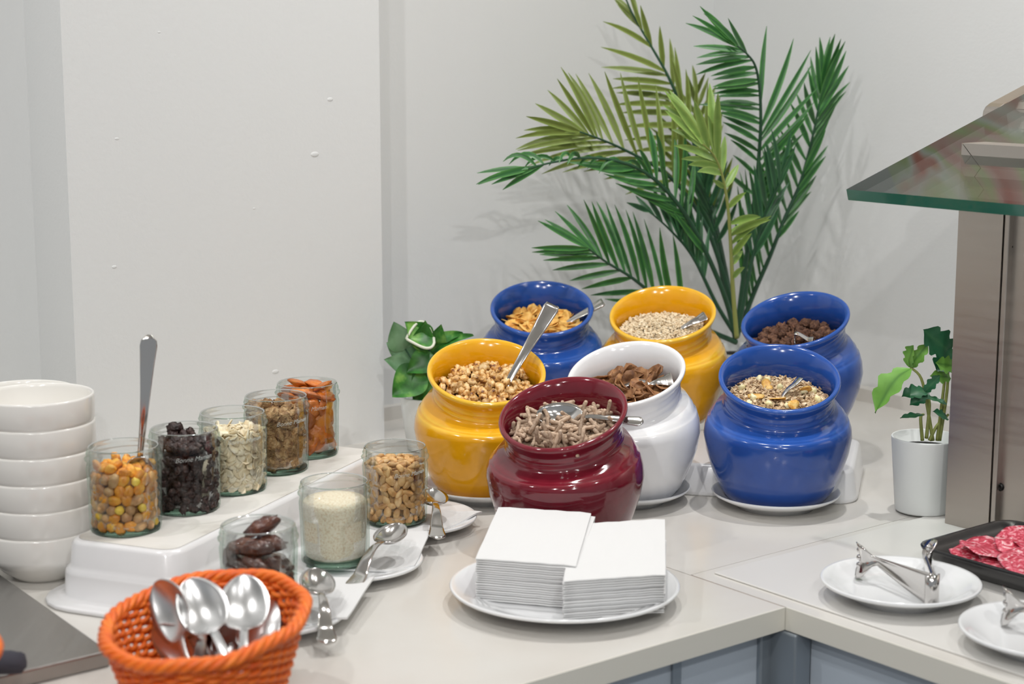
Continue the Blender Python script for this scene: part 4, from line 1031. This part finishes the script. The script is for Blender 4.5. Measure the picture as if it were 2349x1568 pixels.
frond([(1690, 785), (1600, 745), (1520, 692), (1450, 637), (1390, 600), (1350, 570)], 2.74, 2.60, [
    ([(1350, 570, 1235, 512), (1360, 580, 1254, 507), (1372, 590, 1285, 478), (1390, 602, 1323, 460), (1410, 615, 1352, 460), (1430, 627, 1372, 462), (1448, 638, 1394, 460), (1468, 652, 1420, 470), (1490, 668, 1437, 478), (1515, 688, 1472, 495), (1545, 705, 1504, 515), (1570, 722, 1545, 540)], 14, .02),
    ([(1350, 570, 1215, 568), (1358, 578, 1228, 582), (1370, 590, 1240, 597), (1400, 605, 1262, 617), (1430, 627, 1315, 650), (1470, 655, 1345, 665), (1540, 705, 1385, 690)], 9, .03)], G_)
frond([(1690, 770), (1668, 640), (1640, 500), (1615, 380), (1602, 280), (1597, 220)], 2.88, 2.86, [
    ([(1597, 220, 1592, 155), (1600, 270, 1545, 190), (1605, 320, 1510, 215), (1615, 400, 1490, 290), (1630, 470, 1500, 350), (1645, 540, 1545, 420)], 11, .0),
    ([(1597, 220, 1620, 165), (1602, 280, 1640, 200), (1612, 360, 1655, 250), (1625, 440, 1668, 330), (1640, 520, 1690, 400)], 9, .0)], O_)
frond([(1690, 760), (1705, 640), (1722, 520), (1735, 420), (1742, 340), (1745, 270), (1742, 200), (1732, 150), (1712, 122), (1690, 105)], 2.78, 2.64, [
    ([(1690, 106, 1602, 10), (1692, 108, 1625, 28), (1695, 110, 1595, 32), (1698, 112, 1575, 57), (1705, 118, 1600, 130), (1715, 125, 1597, 145), (1725, 140, 1597, 170), (1733, 160, 1635, 176), (1738, 180, 1640, 190), (1740, 195, 1640, 202), (1742, 214, 1640, 215), (1743, 234, 1650, 232), (1745, 252, 1603, 236), (1745, 275, 1640, 255), (1744, 300, 1655, 262), (1742, 330, 1655, 280), (1740, 355, 1665, 310), (1735, 395, 1680, 340), (1728, 450, 1672, 390)], 25, .05),
    ([(1712, 122, 1675, 45), (1745, 275, 1773, 57), (1745, 300, 1853, 103), (1745, 325, 1862, 135), (1742, 350, 1880, 200), (1740, 375, 1870, 250), (1735, 410, 1850, 280), (1730, 440, 1830, 330), (1725, 480, 1800, 380)], 11, -.03)], G_)
frond([(1695, 760), (1730, 670), (1765, 590), (1800, 500), (1835, 420), (1860, 330), (1875, 260), (1885, 200)], 2.80, 2.78, [
    ([(1885, 200, 1880, 90), (1880, 230, 1865, 130), (1870, 280, 1848, 180), (1860, 330, 1815, 230), (1845, 390, 1800, 290), (1820, 450, 1770, 310), (1800, 500, 1760, 330), (1780, 550, 1735, 370), (1760, 600, 1720, 380), (1740, 645, 1700, 400), (1725, 675, 1690, 470), (1712, 705, 1685, 540)], 22, .0),
    ([(1885, 205, 1903, 80), (1885, 215, 1930, 80), (1880, 240, 1937, 90), (1876, 260, 1945, 125), (1870, 290, 1955, 190), (1862, 320, 1943, 215), (1850, 370, 1900, 270), (1840, 410, 1893, 300), (1825, 440, 1895, 355), (1812, 475, 1880, 380), (1800, 505, 1865, 415), (1780, 550, 1835, 480)], 17, .05)], G_)
frond([(1690, 775), (1681, 660), (1676, 560), (1669, 470), (1656, 400), (1637, 355), (1612, 330)], 2.66, 2.58, [
    ([(1612, 330, 1524, 208), (1618, 335, 1549, 212), (1610, 331, 1524, 240), (1614, 336, 1526, 262), (1640, 370, 1548, 330), (1645, 380, 1565, 363), (1650, 390, 1590, 388), (1662, 430, 1633, 412)], 11, .12),
    ([(1625, 345, 1590, 230), (1640, 360, 1652, 180), (1650, 385, 1625, 260), (1658, 405, 1680, 320), (1668, 470, 1700, 435), (1672, 520, 1757, 510), (1675, 535, 1772, 512), (1677, 560, 1772, 490), (1680, 600, 1700, 560), (1680, 640, 1705, 610)], 14, .10)], L_, M['stem_pale'], w=.0065, r0=.004)
frond([(1692, 775), (1645, 700), (1590, 590), (1540, 530), (1482, 478)], 2.74, 2.70, [
    ([(1490, 485, 1440, 470), (1510, 500, 1465, 440), (1550, 540, 1500, 420), (1575, 570, 1520, 410), (1600, 610, 1570, 450), (1615, 640, 1600, 500)], 9, .0),
    ([(1560, 550, 1560, 420), (1590, 590, 1590, 450), (1615, 640, 1625, 520)], 6, 0)], D_, r0=.004)
frond([(1692, 770), (1722, 610), (1755, 490), (1788, 420)], 2.76, 2.72, [
    ([(1788, 420, 1765, 300), (1770, 460, 1745, 340), (1745, 530, 1720, 400), (1728, 590, 1705, 470)], 8, 0),
    ([(1788, 420, 1812, 300), (1775, 455, 1830, 330), (1750, 520, 1810, 400), (1728, 590, 1790, 480)], 8, 0)], D_, r0=.004)
frond([(1688, 775), (1668, 690), (1650, 600), (1632, 500), (1615, 430)], 2.82, 2.80, [
    ([(1615, 430, 1560, 330), (1628, 480, 1570, 380), (1640, 545, 1590, 440)], 6, 0),
    ([(1615, 430, 1640, 320), (1632, 490, 1670, 380), (1645, 560, 1690, 460)], 6, 0)], D_, r0=.0055)

# broad-leaved plants
def broad_leaf(parent, O, base, tip, w, up, m, lobes=None, curl=.15, label=None, margin=None):
    """heart / lobed leaf from base to tip, width profile from lobes"""
    X = (tip - base); L = X.length; X = X.normalized(); Z = (up - X * up.dot(X)).normalized(); Y = Z.cross(X); n = 14; rows = []; marks = []
    for i in range(n + 1):
        t = i / n
        ww = w * (lobes(t) if lobes else math.sin(PI * min(1, t ** .7 * .96 + .04)) ** .8 * (1 - .15 * t)); ww = max(ww, .0004)
        row = []
        for j in range(9):
            s = j / 4 - 1; y = s * ww; z = -curl * L * (t - .3) ** 2 + abs(s) ** 1.5 * ww * .25 + .03 * L * math.sin(6 * t + 2 * s)
            row.append(base + X * (L * t) + Y * y + Z * z - O); marks.append(max(0, 1 - abs(s) * 3.5))
        rows.append(row)
    mb = MB(); mb.grid(rows, False, marks=marks); o = obj('leaf', mb, m, parent)
    if label: o['label'] = label
    if margin:
        mb = MB(); e1 = [r[0] + Z * .0004 for r in rows]; e2 = [r[8] + Z * .0004 for r in rows]
        mb.tube(e1, margin, 5); mb.tube(e2, margin, 5); obj('leaf_margin', mb, M['cream_edge'], o)
    return o
YP = 2.50
po = thing('potted_pothos', 'small variegated leafy plant in a white pot, half hidden behind the front yellow jar', 'potted plant', (-.120, YP, CT)); OO = Vector(po.location)
mb = MB(); mb.lathe([(.032, 0), (.034, .001), (.0445, .079), (.0448, .081), (.042, .081), (.040, .070), (.01, .069)], 40, True, True); obj('plant_pot', mb, M['pot'], po)
mb = MB(); mb.lathe([(.0405, .069), (.02, .072), (.001, .073)], 20); obj('soil', mb, M['soil'], po)
V_, VP = M['varieg'], M['varieg_pale']
for (bx, by), (tx, ty), w, dy, m, upv, mg in [((958, 820), (893, 790), .017, .0, VP, (-.3, -1, .3), None), ((930, 800), (905, 745), .015, -.01, VP, (0, -1, .1), None), ((985, 790), (935, 742), .015, -.02, V_, (.2, -1, .5), None),
        ((992, 770), (938, 775), .016, -.025, V_, (.1, -1, .8), .0022), ((965, 800), (975, 742), .012, -.02, V_, (.3, -1, .2), None), ((985, 800), (1075, 766), .009, .0, V_, (.1, -.8, 1), None), ((975, 800), (1052, 762), .012, .01, V_, (0, -.8, 1), None),
        ((995, 815), (938, 850), .014, -.03, V_, (0, -1, .5), None), ((968, 850), (905, 905), .019, -.03, V_, (-.1, -1, .3), None), ((990, 830), (955, 920), .016, -.02, V_, (.2, -1, 0), None), ((950, 845), (888, 825), .012, -.01, VP, (0, -1, .6), None), ((1000, 800), (1010, 750), .010, .0, V_, (0, -1, .1), None), ((1000, 830), (1030, 790), .014, .0, V_, (0, -1, .4), None)]:
    b = atY(bx, by, YP + dy); t = atY(tx, ty, YP + dy - .015)
    broad_leaf(po, OO, b, b + (t - b) * 1.08, w * 1.45, Vector(upv), m, margin=mg)
    mb = MB(); root = OO + Vector((random.uniform(-.02, .02), random.uniform(-.02, .02), .07)); mid = (root + b) / 2 + Vector((0, 0, .01))
    mb.tube([root - OO, mid - OO, b - OO], .0013, 5); obj('leaf_stalk', mb, M['stem'], po)
PB = at(2117, 1168, .0022)
ph = thing('potted_philodendron', 'small plant with lobed leaves in a white pot beside the steel post', 'potted plant', PB); OO = Vector(ph.location)
mb = MB(); mb.lathe([(.033, .001), (.0345, 0), (.0355, .002), (.0430, .093), (.0432, .095), (.0425, .0962), (.0408, .0955), (.0395, .078), (.01, .077)], 56, True, True); obj('plant_pot', mb, M['pot'], ph)
mb = MB(); mb.lathe([(.0398, .080), (.02, .081), (.001, .082)], 24); obj('soil', mb, M['soil'], ph)
lob = lambda t: (.55 + .45 * abs(math.sin(3.2 * PI * t))) * math.sin(PI * min(1, t * .95 + .05)) ** .6
PY = PB.y
for (bx, by), (tx, ty), w, dy, m, upv, c in [((2088, 842), (1994, 928), .022, -.02, M['philo_lime'], (-.5, -.5, 1), .5), ((2086, 842), (2128, 788), .010, .0, M['philo_lime'], (0, -1, .6), .1), ((2085, 840), (2092, 792), .014, .0, M['philo_lime'], (-1, -.6, .5), .1),
        ((2180, 808), (2120, 757), .020, -.01, M['philo'], (0, -1, .2), .1), ((2185, 800), (2150, 850), .019, -.01, M['philo'], (0, -1, .2), .1), ((2126, 896), (2070, 905), .013, -.025, M['philo'], (-.2, -.7, 1), .2), ((2122, 898), (2156, 860), .008, -.03, M['philo'], (-.6, -1, .3), .0),
        ((2130, 900), (2088, 928), .009, -.025, M['philo'], (-.3, -1, .4), .1), ((2118, 908), (2172, 925), .007, -.02, M['philo'], (0, -.4, 1), .1), ((2119, 950), (2065, 957), .006, -.03, M['philo'], (0, -.35, 1), .05), ((2180, 865), (2135, 862), .010, -.01, M['philo_lime'], (0, -1, .5), .1),
        ((2190, 840), (2148, 832), .012, -.02, M['philo_lime'], (0, -1, .3), .1), ((2175, 960), (2142, 942), .008, -.03, M['philo'], (0, -.8, 1), .1)]:
    b = atY(bx, by, PY + dy); t = atY(tx, ty, PY + dy - .01)
    broad_leaf(ph, OO, b, t, w, Vector(upv), m, lob, c)
for pts in [[(2088, 842), (2112, 865), (2125, 920), (2140, 1010)], [(2119, 950), (2112, 958), (2116, 1010)], [(2126, 898), (2132, 930), (2125, 1005)], [(2168, 860), (2160, 930), (2150, 1010)], [(2175, 830), (2172, 900), (2155, 1010)], [(2176, 950), (2150, 975), (2132, 1010)]]:
    mb = MB(); N = len(pts)
    mb.tube(polyline([atY(x, y, PY - .005 * (i > 0)) - OO for i, (x, y) in enumerate(pts)], 14), [.0016 + .0008 * i / 14 for i in range(15)], 6); obj('leaf_stalk', mb, M['stem_pale'], ph)
